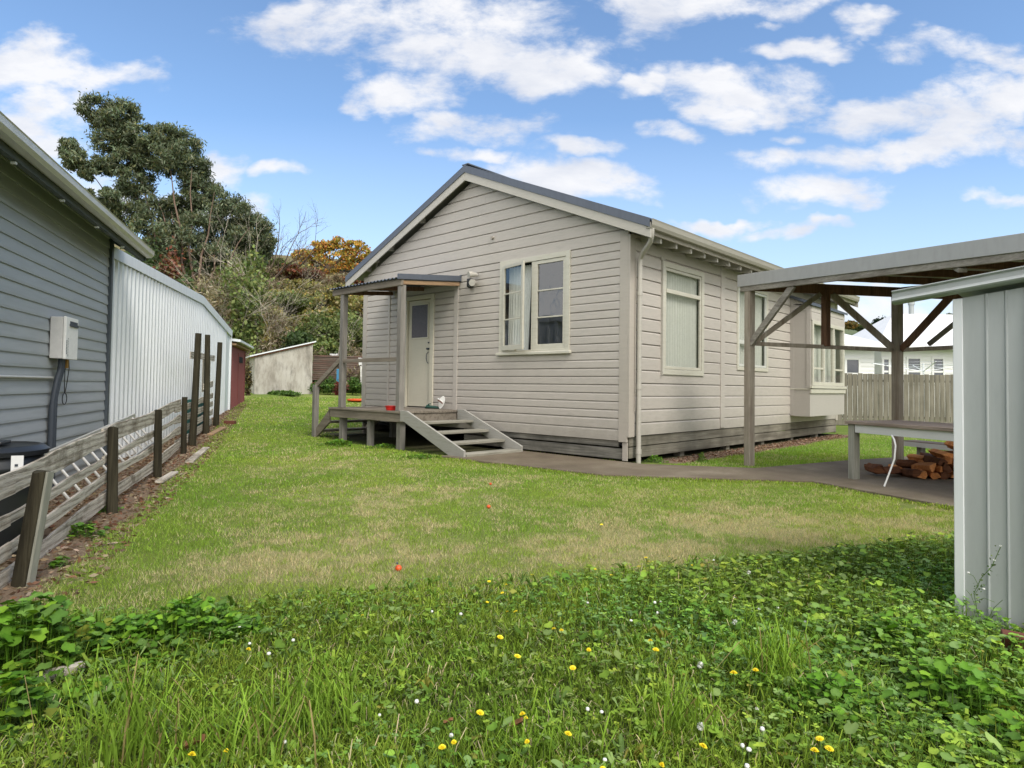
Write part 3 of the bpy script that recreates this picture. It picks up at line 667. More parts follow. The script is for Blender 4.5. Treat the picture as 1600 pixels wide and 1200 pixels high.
recess(fS, 3.63, 4.96, 1.53, 3.02, w); curtain(fS, 3.66, 4.94, 1.55, 3.0, -0.06, w, 14); pane(fS, 3.66, 4.93, 1.55, 2.98, 0.018, w)
# bay window
bay = None
by0, by1, bx = 6.27, 8.62, 0.44
m = MB(); m.box(0.03, bx, by0, by1, 0.545, 1.14); b1_ = m.build('bay_window', M['bayp'], house, bevel=0.004); b1_['label'] = 'boxed out bay window with a small sloping roof'
m = MB(); m.box(0.03, bx, by0, by0+0.05, 1.145, 2.95); m.box(0.03, bx, by1-0.05, by1, 1.145, 2.95); m.build('end_panel', M['bayp'], b1_)
m = MB(); m.box(0.03, 0.11, by0-0.012, by0-0.001, 0.56, 3.10); m.build('cover_strip', M['bayp'], b1_)
m = MB(); m.box(bx-0.07, bx+0.012, by0-0.014, by0-0.001, 1.15, 2.9); m.box(0.11, bx-0.07, by0-0.012, by0-0.001, 2.80, 2.90); m.build('cover_strip', M['bayp'], b1_)
m = MB(); m.box(bx+0.002, bx+0.05, by0-0.03, by1+0.03, 1.145, 1.20); m.box(bx+0.002, bx+0.03, by0-0.01, by1+0.01, 1.04, 1.13); m.box(0.02, bx+0.012, by0-0.016, by0-0.001, 1.115, 1.14); m.build('sill', M['frame'], b1_, bevel=0.004)
fY = lambda u, o, z: (bx+o, u, z)
m = MB(); clad(m, fY, [(2.60, 2.78), (2.78, 2.92)], lambda z: (by0+0.03, by1-0.03), thick=0.02); m.build('weatherboards', M['clad'], b1_)
frame(fY, by0+0.08, by1-0.08, 1.205, 2.60, 0.08, -0.05, 0.03, M['frame'], b1_, 'window_frame')
L_ = by1-by0-0.32
for k in (1, 2):
    m = MB(); yy = by0+0.16+L_*k/3; m.box(yy-0.04, yy+0.04, -0.04, 0.024, 1.285, 2.52, fY); m.build('mullion', M['frame'], b1_, bevel=0.003)
m = MB(); m.box(by0+0.16, by0+0.16+L_/3-0.04, -0.02, 0.014, 1.56, 1.60, fY); m.box(by0+0.20+L_*2/3, by1-0.16, -0.02, 0.014, 1.56, 1.60, fY); m.build('glazing_bar', M['frame'], b1_)
pane(fY, by0+0.15, by1-0.15, 1.27, 2.53, -0.01, b1_); curtain(fY, by0+0.15, by1-0.15, 1.27, 2.53, -0.16, b1_, 22)
m = MB(); m.hexa([(0.03, by0-0.06, 3.10), (bx+0.06, by0-0.06, 2.90), (bx+0.06, by1+0.06, 2.90), (0.03, by1+0.06, 3.10), (0.03, by0-0.06, 3.16), (bx+0.06, by0-0.06, 2.95), (bx+0.06, by1+0.06, 2.95), (0.03, by1+0.06, 3.16)]); m.build('bay_roof', M['roofd'], b1_)
m = MB(); m.prism([(0.03, 2.95), (bx, 2.95), (bx, 2.89), (bx, 2.91), (0.03, 3.095)], lambda u, o, z: (u, o, z), by0+0.0, by0+0.03); m.build('gusset', M['bayp'], b1_)
# door
dr = MB(); dr.box(-5.18, -4.46, -0.04, 0.004, 0.68, 2.765, fG)
door = dr.build('door', M['doorp'], house, bevel=0.004); door['label'] = 'cream door with a pebbled glass top panel'
m = MB(); m.box(-5.255, -5.185, 0.0, 0.05, 0.655, 2.86, fG); m.box(-4.455, -4.355, 0.0, 0.05, 0.655, 2.86, fG); m.box(-5.185, -4.455, 0.0, 0.05, 2.775, 2.86, fG); m.build('door_frame', M['doorp'], house, bevel=0.004)
m = MB(); m.box(-5.07, -4.575, 0.004, 0.009, 2.03, 2.67, fG); m.build('glass_panel', M['pebble'], door)
frame(fG, -5.10, -4.545, 2.0, 2.70, 0.03, 0.003, 0.016, M['doorp'], door, 'beading', 0.003)
m = MB(); m.tube([fG(-4.53, 0.005, 1.92), fG(-4.53, 0.03, 1.92)], 0.012, 10); m.tube([fG(-4.53, 0.01, 1.80), fG(-4.53, 0.06, 1.80)], 0.02, 10); m.tube([fG(-4.54, 0.01, 1.74), fG(-4.555, 0.04, 1.70), fG(-4.56, 0.045, 1.62), fG(-4.55, 0.03, 1.54), fG(-4.54, 0.01, 1.52)], 0.008, 6); m.build('handle', M['lag'], door, smooth=True)
# spotlight, vent pipe stub and little cable box on the gable
m = MB(); m.box(-3.38, -3.28, 0.02, 0.10, 2.88, 3.03, fG); m.tube([fG(-3.28, 0.05, 3.0), fG(-3.27, 0.12, 2.98)], 0.022, 8); m.tube([fG(-3.30, 0.05, 2.92), fG(-3.31, 0.12, 2.87)], 0.03, 10)
sl = m.build('security_light', M['black'], house, smooth=True); sl['label'] = 'twin security spotlight with a black sensor between door and window'
for (x, z_, dx, dz_) in ((-3.20, 3.08, -0.05, 0.06), (-3.15, 2.93, 0.07, -0.02)):
    m = MB(); m.tube([fG(x-dx, 0.06, z_), fG(x, 0.15, z_+0.0), fG(x+dx*0.4, 0.21, z_-0.01)], [0.03, 0.052, 0.062], 14); m.build('lamp_head', M['trim'], sl, smooth=True)
m = MB(); m.tube([fG(-2.80, 0.0, 3.70), fG(-2.80, 0.075, 3.70)], 0.03, 12); m.tube([fG(-2.80, 0.075, 3.70), fG(-2.80, 0.08, 3.70)], 0.018, 10); m.build('vent_pipe', M['trimgrey'], house, smooth=True)
m = MB(); m.box(-6.28, -6.20, 0.024, 0.075, 3.68, 3.78, fG); m.tube([fG(-6.24, 0.04, 3.68), fG(-6.30, 0.04, 3.55), fG(-6.42, 0.04, 3.50)], 0.008, 6); m.build('cable_box', M['trimgrey'], house)

# ------------------------------------------------------------------ porch
px_, py_ = -4.6, -0.7
porch = thing('porch', 'weathered timber porch with a small roof over the back door', 'porch', (px_, py_, 0))
m = MB()
for k in range(10):
    ya = -1.40+k*0.138; m.box(-5.80, -3.52, ya, ya+0.132, 0.615+0.001*(k % 3), 0.652+0.001*(k % 3))
m.build('deck', M['deckw'], porch, bevel=0.003)
m = MB(); m.box(-5.76, -3.54, -1.385, -1.345, 0.47, 0.612); m.build('front_joist', M['deckw'], porch, bevel=0.004)
m = MB(); m.box(-3.58, -3.54, -1.34, -0.03, 0.48, 0.612); m.box(-5.76, -5.72, -1.34, -0.03, 0.47, 0.612); m.build('side_joist', M['deckw'], porch)
m = MB(); m.box(-5.72, -3.58, -0.7, -0.66, 0.5, 0.61); m.build('middle_joist', M['deckw'], porch)
for (x, y, zt, wd) in ((-5.44, -1.29, 0.468, 0.11), (-4.55, -1.29, 0.468, 0.095), (-3.67, -1.29, 0.468, 0.11), (-5.44, -0.15, 0.468, 0.1)):
    m = MB(); m.box(x-wd/2, x+wd/2, y-wd/2, y+wd/2, -0.08, zt); m.build('leg', M['postw'], porch, bevel=0.005)
for x in (-5.47, -3.69):
    m = MB(); m.box(x-0.052, x+0.052, -1.36, -1.255, 0.655, 2.80); m.build('post', M['postw'], porch, bevel=0.005)
m = MB(); m.box(-5.42, -3.745, -1.345, -1.31, 1.495, 1.565); m.build('handrail', M['deckw'], porch, bevel=0.004)
m = MB(); m.hexa([(-5.78, -1.375, 2.78), (-3.62, -1.375, 2.78), (-3.62, -1.33, 2.78), (-5.78, -1.33, 2.78), (-5.78, -1.375, 2.89), (-3.62, -1.375, 2.89), (-3.62, -1.33, 2.89), (-5.78, -1.33, 2.89)]); m.build('roof_beam', M['deckw'], porch, bevel=0.004)
m = MB()
m.hexa([(-3.665, -1.325, 2.80), (-3.625, -1.325, 2.80), (-3.625, -0.05, 2.93), (-3.665, -0.05, 2.93), (-3.665, -1.325, 2.865), (-3.625, -1.325, 2.865), (-3.625, -0.05, 3.0), (-3.665, -0.05, 3.0)]); m.build('side_rafter', M['newwood'], porch, bevel=0.003)
for x in (-5.7, -4.7):
    m = MB(); m.hexa([(x, -1.325, 2.80), (x+0.045, -1.325, 2.80), (x+0.045, -0.05, 2.93), (x, -0.05, 2.93), (x, -1.325, 2.875), (x+0.045, -1.325, 2.875), (x+0.045, -0.05, 3.01), (x, -0.05, 3.01)]); m.build('rafter', M['pergr'], porch)
m = MB(); n = 180; vs, fs = [], []
for i in range(n+1):
    x = -5.83+(5.83-3.62)*i/n; w_ = 0.013*math.sin(2*math.pi*(x+5.83)/0.105)
    for (y, zz) in ((-1.43, 2.905), (-0.03, 3.045)): vs += [(x, y, zz+w_), (x, y, zz+w_-0.004)]
for i in range(n):
    a = 4*i; b = a+4; fs += [(a, a+2, b+2, b), (a+1, b+1, b+3, a+3), (a, b, b+1, a+1), (a+2, a+3, b+3, b+2)]
m.add(vs, fs); pr_ = m.build('porch_roof', M['roofd'], porch)
m = MB(); m.hexa([(-3.64, -1.445, 2.875), (-3.60, -1.445, 2.875), (-3.60, -0.03, 3.015), (-3.64, -0.03, 3.015), (-3.64, -1.445, 2.965), (-3.60, -1.445, 2.965), (-3.60, -0.03, 3.115), (-3.64, -0.03, 3.115)])
m.hexa([(-3.90, -0.05, 3.06), (-3.60, -0.05, 3.08), (-3.60, -0.026, 3.08), (-3.90, -0.026, 3.06), (-3.90, -0.05, 3.10), (-3.60, -0.05, 3.13), (-3.60, -0.026, 3.13), (-3.90, -0.026, 3.10)]); m.build('roof_flashing', M['roofd'], pr_, bevel=0.002)
# right flight: stringers down the slope, four treads
ST = thing('porch_steps', 'open grey painted steps leading right off the porch onto the path', 'steps', (-2.7, -0.7, 0))
for (ya, yb) in ((-1.44, -1.40), (-0.17, -0.13)):
    m = MB(); fr = lambda u, o, z: (u, o, z)
    m.prism([(-3.50, 0.49), (-3.50, 0.67), (-3.33, 0.67), (-1.93, 0.125), (-1.93, -0.03), (-2.12, -0.03), (-3.40, 0.49)], fr, ya, yb); m.build('stringer', M['stringer'], ST, bevel=0.004)
for k in range(4):
    x = -3.20+k*0.385; zt = 0.495-k*0.142
    m = MB(); m.box(x-0.13, x+0.135, -1.395, -0.175, zt-0.04, zt); m.build('tread', M['treadw'], ST, bevel=0.005)
# left flight
SL2 = thing('side_steps', 'short weathered steps with a sloping handrail at the far end of the porch', 'steps', (-6.2, -0.7, 0))
m = MB(); m.prism([(-5.80, 0.62), (-5.80, 0.36), (-6.36, -0.02), (-6.40, 0.12)], lambda u, o, z: (u, o, z), -1.375, -1.335); m.build('stringer', M['deckw'], SL2, bevel=0.004)
m = MB(); m.prism([(-5.80, 0.62), (-5.80, 0.36), (-6.36, -0.02), (-6.40, 0.12)], lambda u, o, z: (u, o, z), -0.24, -0.20); m.build('stringer', M['deckw'], SL2, bevel=0.004)
for (x, zt) in ((-5.98, 0.38), (-6.2, 0.2)):
    m = MB(); m.box(x-0.13, x+0.12, -1.33, -0.245, zt-0.04, zt); m.build('tread', M['deckw'], SL2, bevel=0.003)
m = MB(); m.box(-6.36, -6.265, -1.42, -1.325, -0.05, 1.07); m.build('newel_post', M['postw'], SL2, bevel=0.004)
m = MB(); m.beam((-6.32, -1.36, 1.06), (-5.50, -1.34, 1.56), 0.04, 0.09); m.build('handrail', M['deckw'], SL2, bevel=0.004)

# ------------------------------------------------------------------ grey neighbour building on the left
fL = lambda u, o, z: LW(u, -2.40+o, z)
grey = thing('grey_building', 'blue grey weatherboard building with a pale gutter along the left boundary', 'building', LW(3, -4.5))
rw = []; z = -0.02
while z < 2.95: rw.append((z, z+0.1235)); z += 0.1235
m = MB(); clad(m, fL, rw, lambda z: (-5, 9.58), (), thick=0.020, cham=0.10, seams=0.35); m.build('wall', M['greyboard'], grey)
m = MB(); m.box(9.56, 9.64, -0.02, 0.05, -0.05, 2.99, fL); m.build('corner_board', M['greydark'], grey, bevel=0.004)
m = MB(); m.box(-5, 9.6, -6.0, -0.03, -0.05, 2.95, fL); m.build('inner_wall', M['greyboard'], grey)
def ribbed(mb, fr, u0, u1, o_e, z_e, o_r, z_r, pitch=0.19, h=0.025):
    n = int((u1-u0)/pitch); prof = []
    for i in range(n):
        a = u0+i*pitch; prof += [(a, 0), (a+pitch*0.5, 0), (a+pitch*0.62, h), (a+pitch*0.88, h)]
    prof.append((u1, 0)); vs = []
    for (u, dz) in prof: vs += [fr(u, o_e, z_e+dz), fr(u, o_r, z_r+dz)]
    mb.add(vs, [(2*i, 2*i+2, 2*i+3, 2*i+1) for i in range(len(prof)-1)])
m = MB(); ribbed(m, fL, -5.3, 9.95, 0.37, 2.90, -3.0, 4.75); ribbed(m, fL, -5.3, 9.95, -6.5, 2.90, -3.0, 4.75); gr = m.build('roof', M['greenroof'], grey)
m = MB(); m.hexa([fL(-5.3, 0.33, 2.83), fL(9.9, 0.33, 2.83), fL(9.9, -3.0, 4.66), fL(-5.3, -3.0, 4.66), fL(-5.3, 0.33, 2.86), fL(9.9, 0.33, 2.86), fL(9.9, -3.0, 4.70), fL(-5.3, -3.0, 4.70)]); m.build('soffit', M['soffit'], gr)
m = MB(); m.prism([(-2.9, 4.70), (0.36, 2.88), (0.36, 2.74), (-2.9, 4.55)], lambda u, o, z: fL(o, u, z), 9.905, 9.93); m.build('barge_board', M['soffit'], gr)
gutter_mesh(fL, -5.3, 9.96, 2.80, 0.10, 0.085)
gm = MB(); pr2 = [(0.35, 0.085), (0.35, 0.0), (0.37, -0.008), (0.43, 0.0), (0.455, 0.03), (0.46, 0.075), (0.468, 0.085), (0.455, 0.09), (0.45, 0.075), (0.44, 0.03), (0.36, 0.01), (0.36, 0.085)]
n = len(pr2); vs = [fL(-5.3, o, 2.80+z) for o, z in pr2]+[fL(9.96, o, 2.80+z) for o, z in pr2]
gm.add(vs, [tuple(range(n)), tuple(range(n, 2*n))]+[(i, (i+1) % n, n+(i+1) % n, n+i) for i in range(n)]); gm.build('gutter', M['gutter'], grey)
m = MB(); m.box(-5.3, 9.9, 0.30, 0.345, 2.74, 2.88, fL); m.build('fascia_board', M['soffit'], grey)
for k in range(9):
    u = 0.5+k*1.05; m = MB(); m.tube([fL(u, 0.30, 2.735), fL(u, 0.335, 2.735)], 0.016, 8); m.build('gutter_bolt', M['white'], grey)
m = MB(); m.tube([fL(2, 0.035, 1.13), fL(7.62, 0.035, 1.12)], 0.013, 8); m.build('wall_pipe', M['gutter'], grey)

# heater
wh = thing('water_heater', 'white gas water heater box mounted on the grey weatherboards', 'water heater', fL(7.72, 0.1, 1.5))
m = MB(); m.box(7.54, 7.90, 0.024, 0.135, 1.315, 1.735, fL); m.build('case', M['heatside'], wh, bevel=0.006)
m = MB(); m.box(7.535, 7.905, 0.138, 0.165, 1.31, 1.74, fL); m.build('front_cover', M['plasticw'], wh, bevel=0.006)
m = MB(); m.box(7.63, 7.87, 0.166, 0.178, 1.645, 1.672, fL); m.box(7.64, 7.86, 0.166, 0.172, 1.66, 1.70, fL); m.build('exhaust_slot', M['lag'], wh, bevel=0.002)
m = MB()
for k in range(9): m.box(7.555, 7.575, 0.1652, 0.1662, 1.36+k*0.016, 1.371+k*0.016, fL)
for k in range(12): m.box(7.60, 7.610, 0.1652, 0.1662, 1.34+k*0.016, 1.35+k*0.016, fL)
m.build('lettering', M['lag'], wh)
m = MB()
for du in (0.0, 0.062): m.tube([fL(7.66+du, 0.09, 1.32), fL(7.66+du, 0.085, 1.2), fL(7.62+du, 0.07, 1.08), fL(7.58+du, 0.06, 0.92), fL(7.57+du, 0.055, 0.80), fL(7.57+du, 0.055, 0.0)], [0.022, 0.024, 0.025, 0.023, 0.028, 0.028], 10)
m.build('lagged_pipe', M['lag'], wh, smooth=True)
m = MB(); m.tube([fL(7.80, 0.10, 1.315), fL(7.80, 0.10, 1.22)], 0.018, 8); m.build('gas_valve', M['brass'], wh)
m = MB(); pts = [fL(7.86, 0.10, 1.31), fL(7.95, 0.08, 1.22), fL(7.97, 0.06, 1.08), fL(7.96, 0.05, 0.98)]+[fL(7.96+0.07*math.sin(t), 0.045, 0.90+0.06*math.cos(t)) for t in np.linspace(0, 12.5, 26)]+[fL(7.93, 0.05, 1.0), fL(7.86, 0.07, 1.2), fL(7.84, 0.10, 1.31)]
m.tube(pts, 0.0045, 5); m.build('power_cord', M['cable'], wh)

# barrel, gas bottle, card, ladder
cx, cy, _ = LW(4.95, -1.88)
bl = thing('compost_bin', 'black plastic compost barrel with a loose lid beside the grey wall', 'compost bin', (cx, cy, 0))
m = MB(); m.lathe([(0.27, -0.03), (0.30, 0.02), (0.31, 0.3), (0.315, 0.52), (0.325, 0.535), (0.325, 0.555), (0.30, 0.60), (0.29, 0.63)], (cx, cy, 0), 36); m.build('body', M['black'], bl, smooth=True)
m = MB(); m.lathe([(0.30, 0.615), (0.325, 0.62), (0.33, 0.65), (0.30, 0.675), (0.28, 0.68), (0.27, 0.668), (0.12, 0.66)], (cx, cy, 0), 36); m.build('lid', M['black'], bl, smooth=True)
m = MB(); m.box(5.0, 5.16, 0.50, 0.58, 0.67, 0.695, fL); m.build('lid_handle', M['black'], bl, bevel=0.01)
cx2, cy2, _ = LW(5.42, -2.20)
gb = thing('gas_bottle', 'white rounded gas bottle standing behind the black compost barrel', 'gas bottle', (cx2, cy2, 0))
m = MB(); m.lathe([(0.14, 0.0), (0.15, 0.05), (0.155, 0.1), (0.155, 0.74), (0.14, 0.82), (0.10, 0.87), (0.05, 0.885)], (cx2, cy2, 0), 28); m.build('cylinder', M['plasticw'], gb, smooth=True)
m = MB(); m.tube([(cx2, cy2, 0.87), (cx2, cy2, 0.94)], 0.025, 10); m.build('valve', M['brass'], gb)
cd = MB(); cd.box(4.42, 4.425, -1.47+2.4-0.09, -1.47+2.4-0.03, 0.52, 0.66, fL)
o = cd.build('card', M['white'], loc=LW(4.42, -1.5, 0.5)); tag(o, 'small white card tucked behind the nearest fence post', 'card')
mk = MB(); mk.box(4.415, 4.4195, -1.47+2.4-0.07, -1.47+2.4-0.055, 0.60, 0.612, fL); mk.build('mark', M['lag'], o)
ld = thing('ladder', 'aluminium ladder lying on its side between fence and grey wall', 'ladder', LW(7.3, -1.75, 0.3))
A0, A1 = np.array(LW(5.75, -1.92, 0.47)), np.array(LW(9.0, -1.92, 0.67)); B0, B1 = np.array(LW(5.60, -1.62, 0.15)), np.array(LW(8.85, -1.64, 0.36))
for (p, q) in ((A0, A1), (B0, B1)):
    m = MB(); m.beam(p, q, 0.024, 0.055); m.build('rail', M['alum'], ld, bevel=0.003)
for k in range(12):
    f = (k+0.5)/12; m = MB(); m.tube([A0+(A1-A0)*f, B0+(B1-B0)*f], 0.012, 8); m.build('rung', M['alum'], ld)

# ------------------------------------------------------------------ corrugated shed, red shed, fibre cement shed
c0 = np.array(LW(9.65, -2.42)[:2]); c1 = np.array(LW(19.75, -1.88)[:2]); cd_ = (c1-c0)/np.linalg.norm(c1-c0); cn = np.array([cd_[1], -cd_[0]])
if cn@NN < 0: cn = -cn
LC = float(np.linalg.norm(c1-c0))
fC = lambda u, o, z: (c0[0]+cd_[0]*u+cn[0]*o, c0[1]+cd_[1]*u+cn[1]*o, z)
cs = thing('corrugated_shed', 'long pale galvanised steel shed with vertical ribs behind the tall posts', 'shed', fC(5, -2, 0))
def topz(u): return 2.73+(2.83-2.73)*u/6.0 if u < 6.0 else 2.83-(2.83-2.39)*(u-6.0)/(LC-6.0)
m = MB(); P_ = 0.19; prof = []; u = 0.0
while u < LC-0.9: prof += [(u, 0.0), (u+P_*0.55, 0.0), (u+P_*0.66, 0.028), (u+P_*0.9, 0.028)]; u += P_
prof += [(u, 0.0), (LC, 0.0)]
vs = []
for (uu, o_) in prof: vs += [fC(uu, o_, -0.1), fC(uu, o_, topz(uu))]
m.add(vs, [(2*i, 2*i+2, 2*i+3, 2*i+1) for i in range(len(prof)-1)]); m.build('wall', M['galv'], cs)
m = MB(); m.prism([(0, -0.1), (LC-0.01, -0.1), (LC-0.01, topz(LC)), (6, topz(6)), (0, topz(0))], fC, -7.0, -0.03); m.build('inner_wall', M['galvp'], cs)
m = MB(); m.prism([(0.0, topz(0)-0.01), (6.0, topz(6)-0.01), (LC, topz(LC)-0.01), (LC+0.06, topz(LC)+0.17), (6.02, topz(6)+0.165), (0.0, topz(0)+0.145)], fC, 0.032, 0.05)
m.prism([(0.0, topz(0)+0.13), (6.02, topz(6)+0.15), (LC+0.06, topz(LC)+0.155), (LC+0.06, topz(LC)+0.17), (6.02, topz(6)+0.165), (0.0, topz(0)+0.145)], fC, -7.1, 0.032); m.build('barge_flashing', M['galvp'], cs, bevel=0.003)
m = MB(); m.box(-0.03, 0.05, -0.02, 0.04, -0.1, 2.74, fC); m.build('corner_flashing', M['galvp'], cs, bevel=0.003)
m = MB(); m.box(LC-0.05, LC+0.01, -0.02, 0.045, 0.1, 2.38, fC); m.build('corner_flashing', M['galvp'], cs, bevel=0.003)
m = MB()
for zz in (0.55, 1.16, 1.89):
    u = 0.1
    while u < 9.0: m.tube([fC(u+0.06, 0.0, zz), fC(u+0.06, 0.008, zz)], 0.008, 6); u += P_
m.build('screws', M['lag'], cs)
r0 = np.array(LW(19.95, -1.86)[:2]); r1 = np.array(LW(23.3, -1.76)[:2]); rd = (r1-r0)/np.linalg.norm(r1-r0); rn = np.array([rd[1], -rd[0]]); LR = float(np.linalg.norm(r1-r0))
if rn@NN < 0: rn = -rn
fR = lambda u, o, z: (r0[0]+rd[0]*u+rn[0]*o, r0[1]+rd[1]*u+rn[1]*o, z)
rs = thing('red_shed', 'small dull red steel shed past the far end of the pale shed', 'shed', fR(1.6, -1.2, 0.35))
m = MB(); prof = []; u = 0
while u < LR-0.1: prof += [(u, 0), (u+0.10, 0), (u+0.115, 0.012), (u+0.14, 0.012), (u+0.155, 0)]; u += 0.16
vs = []
for (uu, o_) in prof: vs += [fR(uu, o_, 0.2), fR(uu, o_, 2.16)]
m.add(vs, [(2*i, 2*i+2, 2*i+3, 2*i+1) for i in range(len(prof)-1)]); m.box(0, LR, -2.5, -0.02, 0.2, 2.15, fR); m.build('wall', M['redshed'], rs)
m = MB(); m.box(1.55, 1.62, 0.012, 0.03, 0.35, 2.0, fR); m.box(LR-0.06, LR+0.01, -0.01, 0.03, 0.35, 2.1, fR); m.build('door_trim', M['redshed'], rs)
m = MB(); m.box(1.6, 2.6, 0.012, 0.03, 1.72, 1.90, fR); m.build('vent_opening', M['dark'], rs)
m = MB(); m.box(-0.05, LR+0.25, -0.02, 0.13, 2.16, 2.23, fR); m.build('fascia_board', M['newwood'], rs)
m = MB(); m.hexa([fR(-0.1, 0.25, 2.25), fR(LR+0.3, 0.25, 2.25), fR(LR+0.3, -2.6, 2.5), fR(-0.1, -2.6, 2.5), fR(-0.1, 0.25, 2.32), fR(LR+0.3, 0.25, 2.32), fR(LR+0.3, -2.6, 2.57), fR(-0.1, -2.6, 2.57)]); m.build('roof', M['galv'], rs, bevel=0.004)
k0 = np.array(LW(27.8, -1.71)[:2]); k1 = np.array(LW(28.16, 0.50)[:2]); kd = (k1-k0)/np.linalg.norm(k1-k0); kn = np.array([kd[1], -kd[0]]); LK = float(np.linalg.norm(k1-k0))
if kn@TT > 0: kn = -kn
fK = lambda u, o, z: (k0[0]+kd[0]*u+kn[0]*o, k0[1]+kd[1]*u+kn[1]*o, z)
ks = thing('cement_sheet_shed', 'stained fibre cement shed with a rusty sloping roof at the end of the lawn', 'shed', fK(1.1, -1, 0.63))
m = MB(); m.prism([(0, 0.4), (LK, 0.4), (LK, 2.78), (0, 2.16)], fK, -2.2, 0); m.build('wall', M['cement'], ks, bevel=0.006)
m = MB(); m.box(1.04, 1.09, 0.003, 0.012, 0.6, 2.44, fK); m.box(LK-0.04, LK+0.005, 0.003, 0.015, 0.6, 2.78, fK); m.build('cover_strip', M['cement'], ks)
m = MB(); m.prism([(-0.2, 2.13), (LK+0.12, 2.83), (LK+0.12, 2.88), (-0.2, 2.18)], fK, -2.3, 0.12); m.build('roof', M['galv'], ks)
m = MB(); m.prism([(-0.16, 2.08), (LK+0.05, 2.75), (LK+0.05, 2.82), (-0.16, 2.14)], fK, 0.02, 0.06); m.build('rusty_fascia', M['rust'], ks)

# ------------------------------------------------------------------ post and rail fence
FP = [(2.1, -1.33, 0.0, 0.55, 0.02), (4.12, -1.40, 0.0, 0.60, 0.085), (6.14, -1.45, 0.0, 0.71, -0.02), (8.29, -1.51, 0.0, 0.77, -0.02), (10.93, -1.65, 0.0, 0.86, -0.01)]
fn = thing('rail_fence', 'low weathered post and rail fence of four wavy boards along the left', 'fence', LW(6.5, -1.5))
for i, (a, b, zb, zt, ln) in enumerate(FP):
    m = MB(); p = np.array(LW(a, b, zb-0.12)); q = np.array(LW(a+0.02, b+ln, zt)); w_ = 0.046 if i == 1 else 0.042
    n = 14; vs = []
    for (c, sc, zz) in ((p, 1.0, 0), (p+(q-p)*0.5, 0.97, 0), (q, 0.92, 0)):
        for k in range(n):
            t = 2*math.pi*k/n; rr = w_*sc*(1+0.10*math.sin(3*t+i*2)+0.05*math.sin(7*t+i)); vs.append((c[0]+rr*math.cos(t), c[1]+rr*math.sin(t), c[2]+(0.006*math.sin(2*t+i) if sc == 0.92 else 0)))
    fs = [(r*n+k, r*n+(k+1) % n, (r+1)*n+(k+1) % n, (r+1)*n+k) for r in range(2) for k in range(n)]+[tuple(range(2*n, 3*n))]
    m.add(vs, fs); o = m.build('post', M['fencepost'], fn, smooth=True)
    if i == 1:
        m = MB(); m.beam(p+np.array([0.045*0.7, 0.045*0.7, 0.0]), q+np.array([0.04*0.7, 0.04*0.7, 0]), 0.016, 0.05, (-0.7, 0.7, 0)); m.build('split_face', M['fenceposte'], o)
RAILS = [[(0.45, 0.58), (0.29, 0.355), (0.13, 0.20), (-0.05, 0.06)], [(0.48, 0.60), (0.31, 0.37), (0.145, 0.215), (-0.03, 0.075)], [(0.56, 0.70), (0.41, 0.47), (0.26, 0.33), (0.06, 0.165)],
         [(0.62, 0.76), (0.46, 0.52), (0.295, 0.365), (0.07, 0.18)], [(0.70, 0.84), (0.525, 0.59), (0.335, 0.41), (0.07, 0.20)]]
def rail(mb, P0, P1, z0, z1, seed, th=0.018, n=14, wob=0.008):
    rr = random.Random(seed); ph = rr.uniform(0, 6); vs = []
    for i in range(n+1):
        f = i/n; a = P0[0]+(P1[0]-P0[0])*f; b = P0[1]+(P1[1]-P0[1])*f
        lo = z0[0]+(z1[0]-z0[0])*f+wob*math.sin(ph+f*5)*0.7+rr.uniform(-0.003, 0.003); hi = z0[1]+(z1[1]-z0[1])*f+wob*math.sin(ph+1+f*7)+rr.uniform(-0.004, 0.004)
        bo = 0.008*math.sin(ph*2+f*4)
        vs += [LW(a, b+bo, lo), LW(a, b+bo+th, lo), LW(a, b+bo+th, hi), LW(a, b+bo, hi)]
    fs = [(4*i+k, 4*i+(k+1) % 4, 4*i+4+(k+1) % 4, 4*i+4+k) for i in range(n) for k in range(4)]+[(0, 1, 2, 3), (4*n, 4*n+1, 4*n+2, 4*n+3)]
    mb.add(vs, fs)
for i in range(4):
    for k in range(4):
        m = MB(); P0 = (FP[i][0]-(0.06 if i else 0.5), FP[i][1]-0.075-0.004*(k % 2)); P1 = (FP[i+1][0]+0.06, FP[i+1][1]-0.075-0.004*(k % 2)-0.003*(i % 2)*0)
        off_ = 0.03*((i) % 2); P0 = (P0[0], P0[1]-off_*0); rail(m, (P0[0], P0[1]+0.0), (P1[0], P1[1]), RAILS[i][k], RAILS[i+1][k], i*10+k)
        m.build('rail', M['fencerail'], fn)
# tall gate posts section
fg = thing('stock_gate_posts', 'three tall dark posts with short white flaking rails beside the pale shed', 'fence', LW(13.8, -1.7))
TP = [(12.15, -1.71, 0.0, 1.93, 0.05), (13.94, -1.72, 0.08, 2.03, -0.02), (15.39, -1.71, 0.14, 1.97, 0.04)]
for (a, b, zb, zt, ln) in TP:
    m = MB(); p = np.array(LW(a, b, zb-0.1)); q = np.array(LW(a, b+ln, zt)); m.tube([p, p+(q-p)*0.45+np.array([0.012, 0, 0]), q], [0.062, 0.056, 0.05], 14); m.build('post', M['fencepost'], fg, smooth=True)
def gzL(a, b): x, y, _ = LW(a, b); return GZ(x, y)
for j, (a0, a1) in enumerate(((11.0, 12.2), (12.1, 14.0), (13.9, 15.4))):
    for k, (zl, zh) in enumerate(((0.06, 0.19), (0.26, 0.37), (0.44, 0.55), (0.62, 0.72))+(((0.86, 0.98),) if j == 2 else ())):
        m = MB(); g0, g1 = gzL(a0, -1.7), gzL(a1, -1.7); rail(m, (a0, -1.80), (a1, -1.80), (zl+g0, zh+g0), (zl+g1, zh+g1), 90+j*7+k, wob=0.006); m.build('rail', M['fencerail'], fg)
